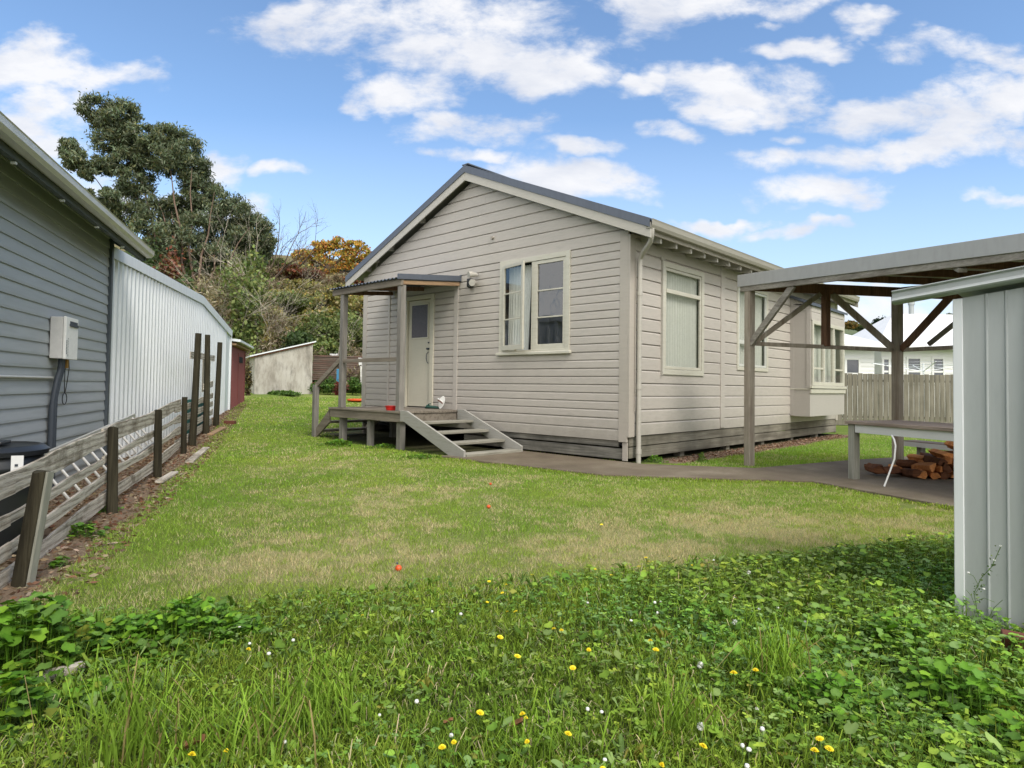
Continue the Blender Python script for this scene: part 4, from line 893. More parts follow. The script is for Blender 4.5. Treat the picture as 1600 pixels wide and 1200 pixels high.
m = MB(); rail(m, (12.2, -1.79), (15.4, -1.79), (1.50, 1.62), (1.55, 1.68), 77); m.build('top_rail', M['fencerail'], fg)
m = MB(); m.box(12.25, 14.9, -1.86+2.4, -1.85+2.4, 0.1, 0.78, fL); m.build('shade_net', M['net'], fg)
m = MB()
for k in range(26):
    a = 14.15+random.uniform(0, 1.1); m.tube([LW(a, -1.84, 0.9), LW(a+random.uniform(-.15, .15), -1.84, 1.55)], 0.008, 4)
m.build('brushwood', M['twig'], fg)

# ------------------------------------------------------------------ pergola
P1 = np.array([1.30, 1.15]); P2 = np.array([2.86, 2.60]); DF = np.array([0.926, -0.378]); DS = (P2-P1)/np.linalg.norm(P2-P1)
def Q(p, s=0, f=0, z=0): v = p+DF*f+DS*s; return (v[0], v[1], z)
pg = thing('pergola', 'open timber pergola with a flat steel roof and diagonal braces', 'pergola', (3.5, 1.2, 0))
def zf(f): return 2.775-0.043*f
def post(p, w_, zt, mat=M['pergp'], zb=-0.03):
    m = MB(); a = Vector((DF[0], DF[1], 0)); m.beam((p[0], p[1], zb), (p[0], p[1], zt), w_, w_, a); return m.build('post', mat, pg, bevel=0.005)
post(P1, 0.105, 2.54, zb=-0.06); post(P2, 0.11, 2.5); post(P1+DF*6.0, 0.105, 2.3); post(P2+DF*4.0, 0.105, 2.3)
m = MB(); m.hexa([Q(P1, -0.085, -0.13, 2.60), Q(P1, -0.085, 6.2, zf(6.2)-0.175), Q(P1, -0.07, 6.2, zf(6.2)-0.175), Q(P1, -0.07, -0.13, 2.60), Q(P1, -0.085, -0.13, 2.775), Q(P1, -0.085, 6.2, zf(6.2)), Q(P1, -0.07, 6.2, zf(6.2)), Q(P1, -0.07, -0.13, 2.775)])
m.build('steel_fascia', M['fasc'], pg, bevel=0.003)
m = MB(); m.hexa([Q(P1, -0.066, -0.10, 2.525), Q(P1, -0.066, 6.2, zf(6.2)-0.255), Q(P1, -0.02, 6.2, zf(6.2)-0.255), Q(P1, -0.02, -0.10, 2.525), Q(P1, -0.066, -0.10, 2.72), Q(P1, -0.066, 6.2, zf(6.2)-0.05), Q(P1, -0.02, 6.2, zf(6.2)-0.05), Q(P1, -0.02, -0.10, 2.72)])
m.build('front_beam', M['pergw'], pg, bevel=0.005)
LS = 3.4
m = MB(); nn_ = 60
vs = []; fs = []
for i in range(nn_+1):
    s_i = -0.06+(LS+0.3)*i/nn_; w_ = 0.012 if i % 4 in (1, 2) else 0.0
    for f in (-0.12, 6.2): vs.append(Q(P1, s_i, f, zf(f)-0.035+w_-0.03*s_i))
for i in range(nn_): fs.append((2*i, 2*i+1, 2*i+3, 2*i+2))
m.add(vs, fs); m.build('roof_sheet', M['zinc'], pg)
m = MB(); m.beam(Q(P1, 0.05, 0, 2.60), Q(P1, LS, 0, 2.50), 0.045, 0.14); m.build('side_beam', M['pergr'], pg)
m = MB(); m.beam(Q(P2, 0.0, 0.05, 2.53), Q(P2, 0.0, 4.2, 2.38), 0.045, 0.14); m.build('middle_beam', M['pergr'], pg)
for f in (0.75, 1.5, 2.25, 3.0, 3.9, 4.8):
    m = MB(); m.beam(Q(P1, 0.0, f, zf(f)-0.105), Q(P1, LS, f, zf(f)-0.205), 0.045, 0.09); m.build('rafter', M['pergr'], pg)
H_ = P1+DS*1.10
def brace(a, b, w_=0.07, h_=0.045, mat=M['pergp'], name='brace'): m = MB(); m.beam(a, b, w_, h_); return m.build(name, mat, pg, bevel=0.003)
brace(Q(P1, -0.02, 0.05, 1.76), Q(P1, -0.02, 0.80, 2.50), 0.045, 0.09, M['pergw'])
brace(Q(P1, 0.05, 0, 1.76), Q(P1, 1.02, 0, 2.50), 0.045, 0.07, M['pergp'])
brace(Q(P1, 1.18, 0, 2.50), Q(P2, -0.06, 0, 1.72), 0.045, 0.09, M['pergp'])
brace(Q(P2, 0, 0.06, 1.70), Q(P2, 0, 0.80, 2.44), 0.05, 0.09, M['pergr'])
brace(Q(P2, 0.35, 0.10, 1.78), Q(P2, 0.35, 0.95, 2.42), 0.045, 0.06, M['pergw'])
m = MB(); m.beam((H_[0], H_[1], 1.74), (H_[0], H_[1], 2.56), 0.09, 0.09, (DF[0], DF[1], 0)); m.build('hanging_post', M['pergr'], pg, bevel=0.004)
m = MB(); m.beam(Q(P1, 0.05, 0, 1.765), Q(P2, -0.08, 0, 1.70), 0.045, 0.055); m.build('tie_bar', M['pergp'], pg, bevel=0.003)
m = MB(); m.beam(Q(P2, 0.0, 0.08, 1.70), Q(P2, 0.0, 3.95, 1.70), 0.045, 0.055); m.build('tie_bar', M['pergp'], pg, bevel=0.003)
brace(Q(P1, 0.3, 2.35, 2.62), Q(P1, -0.02, 2.95, 2.36), 0.09, 0.045, M['pergw'])

# table under the pergola
TA = np.array([2.765, 0.60]); TD = np.array([0.869, -0.496]); TB = np.array([0.40, 0.917])
def T_(s, b, z): v = TA+TD*s+TB*b; return (v[0], v[1], z)
tb = thing('workbench', 'long outdoor timber bench table with a white painted edge under the pergola', 'table', T_(0.95, 0.45, 0))
for k in range(4):
    m = MB(); b0, b1 = -0.03+k*0.245, -0.03+k*0.245+0.24; m.hexa([T_(-0.03, b0, 0.70), T_(2.0, b0, 0.70), T_(2.0, b1, 0.70), T_(-0.03, b1, 0.70), T_(-0.03, b0, 0.735), T_(2.0, b0, 0.735), T_(2.0, b1, 0.735), T_(-0.03, b1, 0.735)]); m.build('top_board', M['tabletop'], tb, bevel=0.003)
m = MB(); m.hexa([T_(0.10, 0.0, 0.60), T_(1.98, 0.0, 0.60), T_(1.98, 0.03, 0.60), T_(0.10, 0.03, 0.60), T_(0.10, 0.0, 0.698), T_(1.98, 0.0, 0.698), T_(1.98, 0.03, 0.698), T_(0.10, 0.03, 0.698)]); m.build('apron', M['tablew'], tb, bevel=0.002)
for (s, b) in ((0.045, 0.045), (1.9, 0.045), (0.045, 0.88), (1.9, 0.88)):
    if b > 0.5 and s < 1: continue
    m = MB(); m.beam(T_(s, b, 0.03), T_(s, b, 0.699), 0.09, 0.09, (TD[0], TD[1], 0)); m.build('leg', M['tableleg'], tb, bevel=0.004)
hs = MB(); h0 = T_(0.66, -0.03, 0.60)
hs.tube([T_(0.60, 0.02, 0.605), T_(0.64, -0.02, 0.60), T_(0.68, -0.035, 0.56), T_(0.70, -0.04, 0.50), T_(0.70, -0.06, 0.35), T_(0.66, -0.10, 0.18), T_(0.63, -0.14, 0.04)], 0.0095, 10)
o = hs.build('hose', M['plasticw'], loc=T_(0.66, -0.05, 0.3), smooth=True); tag(o, 'short length of white hose hanging from the table edge', 'hose')
bn = thing('low_bench', 'low pale plank bench on the grass behind the table', 'bench', (3.3, 3.4, 0))
B_0 = at(1410, 690, 9.7); B_0 = np.array([B_0[0], B_0[1]])
def T2(s, b, z): v = B_0+TD*s+TB*b; return (v[0], v[1], z)
m = MB(); m.hexa([T2(0, 0, 0.33), T2(2.4, 0, 0.33), T2(2.4, 0.3, 0.33), T2(0, 0.3, 0.33), T2(0, 0, 0.37), T2(2.4, 0, 0.37), T2(2.4, 0.3, 0.37), T2(0, 0.3, 0.37)]); m.build('seat', M['tabletop'], bn, bevel=0.004)
m = MB(); m.hexa([T2(0.0, -0.022, 0.29), T2(2.4, -0.022, 0.29), T2(2.4, -0.002, 0.29), T2(0.0, -0.002, 0.29), T2(0, -0.022, 0.355), T2(2.4, -0.022, 0.355), T2(2.4, -0.002, 0.355), T2(0, -0.002, 0.355)]); m.build('edge_board', M['tablew'], bn)
for s in (0.2, 2.1):
    m = MB(); m.beam(T2(s, 0.15, 0), T2(s, 0.15, 0.329), 0.08, 0.08, (TD[0], TD[1], 0)); m.build('leg', M['tableleg'], bn)

# firewood: every split log its own
def log_mesh(seed):
    r = random.Random(seed); n = 6; L = r.uniform(0.22, 0.30); m = MB(); vs = []
    sh = [(0.068*r.uniform(0.6, 1.3), 2*math.pi*(k+r.uniform(-.25, .25))/n) for k in range(n)]
    for (x, sc) in ((-L/2, 0.97), (-L/6, 1.03), (L/5, 1.0), (L/2, 0.95)):
        for (q, t) in sh: j = 1+r.uniform(-0.1, 0.1); vs.append((x+r.uniform(-.012, .012), q*sc*j*math.cos(t), q*sc*j*0.85*math.sin(t)))
    fs = [(r_*n+k, r_*n+(k+1) % n, (r_+1)*n+(k+1) % n, (r_+1)*n+k) for r_ in range(3) for k in range(n)]+[tuple(range(n)), tuple(range(3*n, 4*n))]
    m.add(vs, fs); o = m.build('firewood_log', M['firewood'] if seed % 3 else M['log_bark'], bevel=0.004); return o
protos = [log_mesh(s) for s in range(6)]
rr = np.array([0.729, 0.685]); ff = np.array([-0.685, 0.729])
base = np.array([3.28, 1.28]); lg = []
for (row, s0, s1, z) in ((0, 0.0, 1.5, 0.085), (1, 0.18, 1.5, 0.165), (2, 0.34, 1.5, 0.245), (3, 0.50, 1.5, 0.325), (4, 0.66, 1.5, 0.405), (5, 0.80, 1.4, 0.485)):
    s = s0
    while s < s1:
        for dpt in ((0.0, 0.30) if row < 3 else (0.05,)):
            p = base+rr*(s+random.uniform(-.02, .02))+ff*(dpt+random.uniform(-.03, .03)+row*0.03); lg.append((p[0], p[1], z+random.uniform(-.012, .012)))
        s += 0.115+random.uniform(-.01, .02)
base2 = base
for i, (x, y, z) in enumerate(lg):
    pr = protos[i % 6]; rot = (random.uniform(-.5, .5)+random.choice((0, 1.5, 3.0)), random.uniform(-.12, .12), math.atan2(ff[1], ff[0])+random.uniform(-.35, .35))
    if i < 6: o = pr; o.location = (x, y, z); o.rotation_euler = rot
    else: o = dup(pr, (x, y, z), rot=rot)
    tag(o, ('reddish split log in the bottom layer of the firewood heap' if z < 0.12 else 'reddish split log in the middle of the firewood heap' if z < 0.35 else 'reddish split log on top of the firewood heap'), 'firewood', 'split logs heaped under the table')
for (x, y, zz, a, s, lab) in ((2.92, 1.14, 0.115, 2.2, 1.15, 'large reddish log lying in front of the pergola post'), (2.76, 1.75, 0.085, 0.6, 0.75, 'small split log left of the pergola post'), (3.07, 1.26, 0.10, 0.9, 0.95, 'split log between the large front log and the heap'), (3.02, 2.05, 0.085, 1.4, 0.7, 'pale chip of wood behind the pergola post')):
    o = dup(protos[random.randrange(6)], (x, y, zz), rot=(0.4, 0, a), sc=s); tag(o, lab, 'firewood', 'loose logs beside the heap')

# ------------------------------------------------------------------ garden shed at the right edge
gs = thing('garden_shed', 'pale grey ribbed steel garden shed at the right edge of the yard', 'shed', (5.6, -3.6, 0))
m = MB(); prof = [(4.585, 0.0)]; x = 4.625
while x < 6.6:
    for d in (0.085, 0.16): prof += [(x+d-0.007, 0.0), (x+d-0.002, 0.007), (x+d+0.002, 0.007), (x+d+0.007, 0.0)]
    prof += [(x+0.228, 0.0), (x+0.234, 0.016), (x+0.246, 0.016), (x+0.252, 0.002), (x+0.258, 0.0)]
    x += 0.262
vs = []
for (u, o_) in prof: vs += [(u, -4.2-o_, -0.05), (u, -4.2-o_, 1.555+0.125*(u-4.58))]
m.add(vs, [(2*i, 2*i+2, 2*i+3, 2*i+1) for i in range(len(prof)-1)]); m.build('front_wall', M['zinc'], gs)
m = MB(); m.box(4.578, 4.618, -4.212, -4.17, -0.05, 1.555); m.build('corner_trim', M['galvp'], gs, bevel=0.003)
m = MB(); m.prism([(-4.19, -0.05), (-3.25, -0.05), (-3.25, 1.55), (-4.19, 1.55)], lambda u, o, z: (o, u, z), 4.59, 6.6); m.build('side_wall', M['zinc'], gs)
m = MB(); fz = lambda x: 0.125*(x-4.32)
pf = [(-4.235, 1.545), (-4.255, 1.553), (-4.262, 1.562), (-4.25, 1.575), (-4.25, 1.600), (-4.262, 1.607), (-4.262, 1.613), (-4.20, 1.613), (-4.20, 1.545)]
n = len(pf); vs = [(4.325, y, z) for y, z in pf]+[(6.8, y, z+0.125*2.475) for y, z in pf]
m.add(vs, [tuple(range(n)), tuple(range(n, 2*n))]+[(i, (i+1) % n, n+(i+1) % n, n+i) for i in range(n)]); m.build('roof_edge', M['zinc'], gs, bevel=0.002)
m = MB(); m.hexa([(4.56, -4.2, 1.612), (6.8, -4.2, 1.585+0.309), (6.8, -3.2, 1.585+0.309), (4.56, -3.2, 1.612), (4.56, -4.2, 1.628), (6.8, -4.2, 1.60+0.309), (6.8, -3.2, 1.60+0.309), (4.56, -3.2, 1.628)]); m.build('roof', M['zinc'], gs)

# ------------------------------------------------------------------ paling fence and the houses beyond
A_ = np.array([-1.131, 14.188]); PD = np.array([0.7735, 0.6337]); PN = np.array([PD[1], -PD[0]])
fP = lambda u, o, z: (A_[0]+PD[0]*u+PN[0]*o, A_[1]+PD[1]*u+PN[1]*o, z)
pf_ = thing('paling_fence', 'tall grey close boarded paling fence at the back right of the yard', 'fence', fP(2, 0, 0))
m = MB(); u = -6.0; rr_ = random.Random(4)
while u < 30: w_ = 0.150; zt = 1.655+rr_.uniform(-.014, .014); o_ = rr_.uniform(0, 0.004); m.box(u+0.004, u+w_-0.006, 0+o_, 0.018+o_, 0.03, zt, fP); u += w_+0.006
m.build('palings', M['paling'], pf_)
m = MB(); m.box(-6, 30, -0.05, -0.004, 0.25, 0.32, fP); m.box(-6, 30, -0.05, -0.004, 1.4, 1.47, fP); m.build('rail', M['paling'], pf_)
m = MB(); m.box(-6, 30, 0.025, 0.045, 0.02, 0.17, fP); m.build('base_board', M['paling'], pf_)
for k in range(9):
    m = MB(); m.box(-5.5+k*2.4, -5.4+k*2.4, -0.15, -0.055, 0, 1.55, fP); m.build('post', M['paling'], pf_)
def nb(depth, px):   # frame across the view at this distance
    o = at(px, 612, depth); return o[:2]
def nh(name, label, depth, pxa, pxb, zeave, zridge, pxr0, pxr1, dd, windows, gd=8.0, rmat='whiteroof'):
    a = nb(depth, pxa); b = nb(depth, pxb); u = (b-a)/np.linalg.norm(b-a); nrm = np.array([-u[1], u[0]]); L = float(np.linalg.norm(b-a))
    fr = lambda s, o, z: (a[0]+u[0]*s-nrm[0]*o, a[1]+u[1]*s-nrm[1]*o, z)
    t = thing(name, label, 'house', fr(L/2, -gd/2, 0))
    rws = []; z = 0.2
    while z < zeave: rws.append((z, z+0.17)); z += 0.17
    m = MB(); clad(m, fr, rws, lambda z: (0, L), (), thick=0.02, cham=0.1, seams=0); m.build('wall', M['white'], t)
    m = MB(); m.box(0.02, L-0.02, -gd, -0.01, 0.0, zeave+0.02, fr); m.build('rear_wall', M['white'], t)
    e = 0.4; s0 = (pxr0-pxa)/(pxb-pxa)*L; s1 = (pxr1-pxa)/(pxb-pxa)*L
    m = MB(); ze = zeave-0.02
    vs = [fr(-e, e, ze), fr(L+e, e, ze), fr(L+e, -gd-e, ze), fr(-e, -gd-e, ze), fr(s0, -gd/2, zridge), fr(s1, -gd/2, zridge)]
    m.add(vs, [(0, 1, 5, 4), (1, 2, 5), (2, 3, 4, 5), (3, 0, 4), (3, 2, 1, 0)]); m.build('roof', M[rmat], t)
    m = MB(); m.box(-e, L+e, e-0.02, e+0.08, ze-0.14, ze-0.01, fr); m.build('gutter', M['white'], t)
    for (w0, w1, z0, z1) in windows:
        s0_ = (w0-pxa)/(pxb-pxa)*L; s1_ = (w1-pxa)/(pxb-pxa)*L
        f = frame(fr, s0_-0.07, s1_+0.07, z0-0.07, z1+0.07, 0.08, 0.0, 0.06, M['white'], t, 'window')
        m = MB(); m.box(s0_, s1_, 0.022, 0.03, z0, z1, fr); m.build('pane', M['glassd2'], f)
        m = MB(); m.box(s0_, s1_, 0.031, 0.045, z0+(z1-z0)*0.42, z0+(z1-z0)*0.5, fr); m.build('glazing_bar', M['white'], f)
    return t, fr, L
M['glassd2'] = plain('dark_window', (0.05, 0.055, 0.07), 0.08, 0.0, 0.9)
nh('neighbour_house', 'white weatherboard house with a broad pale hipped roof behind the paling fence', 27, 1377, 1720, 3.02, 4.62, 1440, 1640, 5, [(1380, 1388, 1.5, 2.45), (1395, 1404, 1.5, 2.45), (1418, 1437, 1.5, 2.5), (1458, 1473, 1.5, 2.5), (1560, 1600, 1.3, 2.5)], 4.0)
nh('neighbour_house', 'smaller white house with a low pale hipped roof left of the larger one', 25.6, 1235, 1366, 2.95, 3.62, 1290, 1325, 5, [(1322, 1341, 1.3, 2.35), (1288, 1306, 1.3, 2.35)], 2.6)
fl = at(1424, 500, 30); m = MB(); m.tube([(fl[0], fl[1], 4.2), (fl[0], fl[1], 5.25)], 0.11, 12); m.tube([(fl[0], fl[1], 5.15), (fl[0], fl[1], 5.3)], 0.14, 12)
o = m.build('chimney_flue', M['zinc'], loc=(fl[0], fl[1], 4.2)); tag(o, 'grey metal flue rising from the larger white house roof', 'flue')
# clothesline in front of it
q0 = at(1443, 600, 23.5); cl = thing('clothesline', 'rotary clothesline behind the paling fence', 'clothesline', (q0[0], q0[1], 0))
m = MB(); m.tube([(q0[0], q0[1], 0), (q0[0], q0[1], 2.15)], 0.03, 8); m.build('pole', M['galv'], cl)
for k in range(4):
    t = 0.4+k*math.pi/2; m = MB(); m.tube([(q0[0], q0[1], 1.85), (q0[0]+1.7*math.cos(t), q0[1]+1.7*math.sin(t), 2.15)], 0.015, 6); m.build('arm', M['galv'], cl)
m = MB()
for rr2 in (0.8, 1.25, 1.7):
    pts = [(q0[0]+rr2*math.cos(0.4+k*math.pi/2), q0[1]+rr2*math.sin(0.4+k*math.pi/2), 1.85+0.3*rr2/1.7) for k in range(5)]
    for a, b in zip(pts[:-1], pts[1:]): m.tube([a, b], 0.006, 4)
m.build('line', M['galv'], cl)

# ------------------------------------------------------------------ small things on porch and lawn
tbx, tby = -3.98, -1.27
rb = thing('tub', 'shallow red plastic tub on the porch deck beside the post', 'tub', (tbx, tby, 0.655))
m = MB(); m.lathe([(0.085, 0.0), (0.10, 0.065), (0.108, 0.07), (0.108, 0.078), (0.098, 0.078), (0.095, 0.07), (0.08, 0.008)], (tbx, tby, 0.655), 20); m.build('bowl', M['red'], rb, smooth=True)
sh = thing('shoe', 'white and red patterned sandal leaning against the wall on the porch', 'shoe', (-4.0, -0.08, 0.655))
def sole(L, W, n=18): return [(L/2*math.cos(2*math.pi*k/n), (W/2)*(1+0.12*math.cos(2*math.pi*k/n))*math.sin(2*math.pi*k/n)*(1-0.12*math.cos(4*math.pi*k/n))) for k in range(n)]
def shoe_part(parent, nm, mat, off, c, L=0.25, W=0.10):
    u1 = Vector((0.30, 0.06, 0.95)).normalized(); u2 = Vector((0.80, 0.55, -0.25)).normalized(); u3 = u1.cross(u2).normalized()
    m = MB(); pts = sole(L, W); n = len(pts); vs = [Vector(c)+u1*a+u2*b+u3*o for o in off for a, b in pts]
    m.add(vs, [tuple(range(n)), tuple(range(n, 2*n))]+[(i, (i+1) % n, n+(i+1) % n, n+i) for i in range(n)]); return m.build(nm, mat, parent, bevel=0.003)
shoe_part(sh, 'sole', M['petalw'], (-0.012, 0.012), (-3.98, -0.13, 0.78))
for k, dz in enumerate((0.03, 0.0)):
    m = MB(); m.tube([(-4.03, -0.14, 0.80+dz), (-4.0, -0.20, 0.82+dz), (-3.96, -0.19, 0.80+dz), (-3.93, -0.15, 0.76+dz)], 0.011, 6); m.build('strap', M['terracotta'] if k else M['petalw'], sh)
gg = thing('shoe', 'dark green slip on shoe on the porch deck below the door', 'shoe', (-4.18, -0.18, 0.655))
m = MB(); vs = []; n = 14
for (x, w_, h) in ((-0.13, 0.03, 0.03), (-0.10, 0.045, 0.075), (-0.03, 0.045, 0.06), (0.05, 0.05, 0.055), (0.10, 0.045, 0.045), (0.135, 0.02, 0.02)):
    for k in range(n):
        t = 2*math.pi*k/n; vs.append((-4.18+x, -0.18+x*0.4+w_*math.cos(t), 0.657+h*0.5+h*0.5*math.sin(t)))
m.add(vs, [(r*n+k, r*n+(k+1) % n, (r+1)*n+(k+1) % n, (r+1)*n+k) for r in range(5) for k in range(n)]+[tuple(range(n)), tuple(range(5*n, 6*n))]); m.build('upper', M['teal'], gg, smooth=True)
m = MB(); m.tube([(-4.25, -0.20, 0.70), (-4.23, -0.24, 0.74), (-4.20, -0.2, 0.75)], 0.012, 6); m.build('collar', M['teal'], gg)
x, y, _ = LW(23.6, 2.05); z = GZ(x, y)
o = MB().lathe([(0.05, 0.0), (0.34, 0.01), (0.42, 0.05), (0.42, 0.09), (0.36, 0.10), (0.30, 0.06), (0.05, 0.05)], (x, y, z), 24).build('sled_disc', M['orange'], loc=(x, y, z), smooth=True); tag(o, 'bright orange plastic disc lying on the far lawn beside the house corner', 'disc')
def ball(x, y, r, mat, nm, lab, cat, grp=None):
    m = MB(); z0 = GZ(x, y)
    pr = [(r*math.sin(math.pi*i/10)+1e-4, r-r*math.cos(math.pi*i/10)*(0.94)) for i in range(11)]; m.lathe(pr, (x, y, z0), 16); o = m.build(nm, mat, loc=(x, y, z0), smooth=True); tag(o, lab, cat, grp); return o
b_ = ball(2.06, -5.62, 0.020, M['orange'], 'toy_ball', 'small orange red ball on the mown grass in the foreground', 'ball')
m = MB(); m.tube([(2.075, -5.64, 0.052), (2.08, -5.645, 0.058)], 0.006, 8); m.build('hole', M['lag'], b_)
ball(1.05, -3.87, 0.018, M['orange'], 'fallen_fruit', 'tiny orange fruit lying on the dry patch of lawn', 'fruit')
ball(0.1, -2.9, 0.014, M['orange'], 'fallen_fruit', 'tiny orange fruit on the grass nearer the steps', 'fruit')
# brick bits by the far posts and the terracotta block at the right
def brick(x, y, rz, lab, s=(0.11, 0.05, 0.035), nm='brick', cat='brick', mat=None, grp=None, z=None):
    z0 = (GZ(x, y) if z is None else z); c, s_ = math.cos(rz), math.sin(rz); rr3 = random.Random(int(abs(x*100)))
    m = MB(); P = []
    for dz in (-0.01, s[2]*2):
        for (a, b) in ((-1, -1), (1, -1), (1, 1), (-1, 1)):
            a_, b_2 = a*s[0]*rr3.uniform(0.88, 1.05), b*s[1]*rr3.uniform(0.85, 1.08); P.append((x+a_*c-b_2*s_, y+a_*s_+b_2*c, z0+dz*rr3.uniform(0.8, 1.1)))
    m.hexa(P); o = m.build(nm, mat or M['terracotta'], loc=(x, y, z0), bevel=0.006); tag(o, lab, cat, grp); return o
x, y, _ = LW(15.75, -1.45); brick(x, y, 0.7, 'broken red brick at the foot of the last tall post', (0.12, 0.07, 0.04))
brick(4.88, -4.55, 0.15, 'rusty red brick half hidden by leaves beside the garden shed', (0.09, 0.05, 0.04), z=0.03)
def plank(a0, b0, a1, b1, lab, w_=0.05, mat='fencerail'):
    x0, y0_, _ = LW(a0, b0); x1, y1_, _ = LW(a1, b1); m = MB(); m.beam((x0, y0_, GZ(x0, y0_)+0.025), (x1, y1_, GZ(x1, y1_)+0.02), w_*2, 0.03); o = m.build('plank', M[mat], loc=(x0, y0_, 0), bevel=0.004); tag(o, lab, 'plank')
plank(9.6, -1.38, 11.6, -1.42, 'grey plank lying on the soil between the third and fourth fence posts'); plank(7.75, -1.40, 8.55, -1.38, 'short split board on the ground at the third fence post', 0.04)
plank(2.62, -1.15, 2.85, -0.75, 'grey stick of timber half buried in the leaves at lower left', 0.02)
plank(13.6, -1.6, 15.0, -1.5, 'pale board on the soil beside the tall posts', 0.06, 'newwood')

# ------------------------------------------------------------------ vegetation generators
def unit(v): return v/np.linalg.norm(v, axis=1, keepdims=True)
def leaf_cloud(centers, size, asp, colors, rng, droop=0.0, flat=0.0):
    """one four-sided leaf per centre"""
    n = len(centers); d = unit(rng.normal(size=(n, 3))*np.array([1, 1, 1-flat*0.6])+np.array([0, 0, -droop])); e = unit(np.cross(d, rng.normal(size=(n, 3))))
    s = size*rng.uniform(0.6, 1.3, (n, 1)); L = d*s; W = e*s*asp
    V = np.stack([centers-L*0.5, centers+W*0.5-L*0.05, centers+L*0.5, centers-W*0.5-L*0.05], 1).reshape(-1, 3)
    F = np.arange(n*4).reshape(n, 4); C = np.repeat(colors, 4, 0); return V, F, C
def pal(rng, n, cols, jit=0.25):
    c = np.array(cols)[rng.integers(0, len(cols), n)]; return np.clip(c*rng.uniform(1-jit, 1+jit, (n, 1))*rng.uniform(0.92, 1.08, (n, 3)), 0, 1)
def crown_points(blobs, per, rng, clump=14, cr=0.3):
    """blobs: (x,y,z,rx,ry,rz)"""
    out = []; tint = []
    for b in blobs:
        c = np.array(b[:3]); r = np.array(b[3:6]); k = clump
        cc = unit(rng.normal(size=(k, 3)))*rng.uniform(0.35, 1.0, (k, 1))**0.6*r+c
        for q in cc:
            n = per//k; p = q+rng.normal(size=(n, 3))*r*cr*rng.uniform(0.6, 1.2)*0.75; out.append(p); tint.append(np.full(n, rng.uniform(0.72, 1.28)))
    return np.concatenate(out), np.concatenate(tint)
def limbs(mb, root, ends, r0, rng, fork=0.35, wig=0.12):
    root = np.array(root, float)
    for e in ends:
        e = np.array(e, float); L = np.linalg.norm(e-root); pts = []; nseg = 7
        for i in range(nseg+1):
            f = i/nseg; p = root+(e-root)*np.array([f**1.25, f**1.25, f**0.9]); p = p+rng.normal(size=3)*wig*L*0.12*math.sin(math.pi*f); pts.append(p)
        mb.tube(pts, [max(0.006, r0*(1-f/nseg*0.9)) for f in range(nseg+1)], 6, False)
def twigs(mb, base, dirv, L, r, depth, rng, sides=4, spread=0.5):
    base = np.array(base, float); d = np.array(dirv, float); pts = [base]; n = 4; p = base
    for i in range(n):
        d = d+rng.normal(size=3)*0.13; d /= np.linalg.norm(d); p = p+d*L/n; pts.append(p)
    mb.tube(pts, [r*(1-0.55*i/n) for i in range(n+1)], sides, False)
    if depth > 0:
        for k in range(rng.integers(3, 5)):
            i = rng.integers(1, n+1); nd = d+rng.normal(size=3)*spread; nd[2] = abs(nd[2])*0.8+0.15; nd /= np.linalg.norm(nd)
            twigs(mb, pts[i], nd, L*rng.uniform(0.5, 0.75), r*0.5, depth-1, rng, 3, spread)
def tree(name, label, cat, basep, blobs, cols, per, lsz, asp, trunk_r, mat='bark', droop=0.0, group=None, seed=1, limbs_to=None, clump=14, cr=0.3, jit=0.25, trunk=True):
    rng = np.random.default_rng(seed); t = thing(name, label, cat, basep, group)
    P, ti = crown_points(blobs, per, rng, clump, cr); V, F, C = leaf_cloud(P, lsz, asp, pal(rng, len(P), cols, jit)*ti[:, None], rng, droop)
    raw_mesh('crown', V, F, M['leaf'], np.clip(C, 0, 1), parent=t)
    if trunk:
        m = MB(); limbs(m, basep, limbs_to if limbs_to is not None else [b[:3] for b in blobs], trunk_r, rng); m.build('trunk', M[mat], t, smooth=True)
    return t
def pb(px, py, depth, rx, ry, rd=None):
    """a crown mass seen at this bearing: centre, half sizes in metres"""
    c = at(px, py, depth); k = depth/FPX; return (c[0], c[1], c[2], rx*k, (rd or (rx+ry)/2)*k, ry*k)
D_ = 33.0
EB = [(158, 172, 32, 26, -1), (192, 182, 36, 30, 0), (172, 215, 42, 30, 0), (200, 220, 30, 30, 1), (108, 232, 18, 16, -2), (122, 252, 22, 16, -2), (138, 272, 14, 9, -2), (160, 262, 24, 16, -1), (195, 252, 34, 20, 0), (232, 222, 34, 24, 0), (262, 214, 38, 18, 1),
      (284, 230, 36, 26, 1), (255, 248, 40, 24, 0), (300, 262, 40, 30, 1), (318, 288, 36, 26, 2), (208, 286, 36, 26, 0), (160, 312, 34, 20, -1), (195, 330, 44, 26, 0), (232, 340, 36, 34, 0), (285, 322, 34, 26, 1), (330, 322, 44, 28, 2),
      (368, 336, 40, 26, 2), (398, 358, 28, 24, 3), (305, 358, 46, 30, 1), (350, 368, 46, 28, 2), (270, 375, 46, 28, 0), (385, 385, 26, 20, 3), (240, 395, 40, 22, 0), (330, 400, 44, 20, 1), (270, 412, 34, 18, 1), (310, 425, 30, 16, 1), (360, 412, 34, 20, 2), (398, 395, 26, 22, 3), (415, 375, 14, 16, 3), (375, 360, 30, 22, 3)]
blobs = [pb(a, b, D_+e*0.9, c*0.92, d*0.9) for (a, b, c, d, e) in EB]
et = at(300, 470, D_); eb = (et[0], et[1], GZ(et[0], et[1])-0.2)
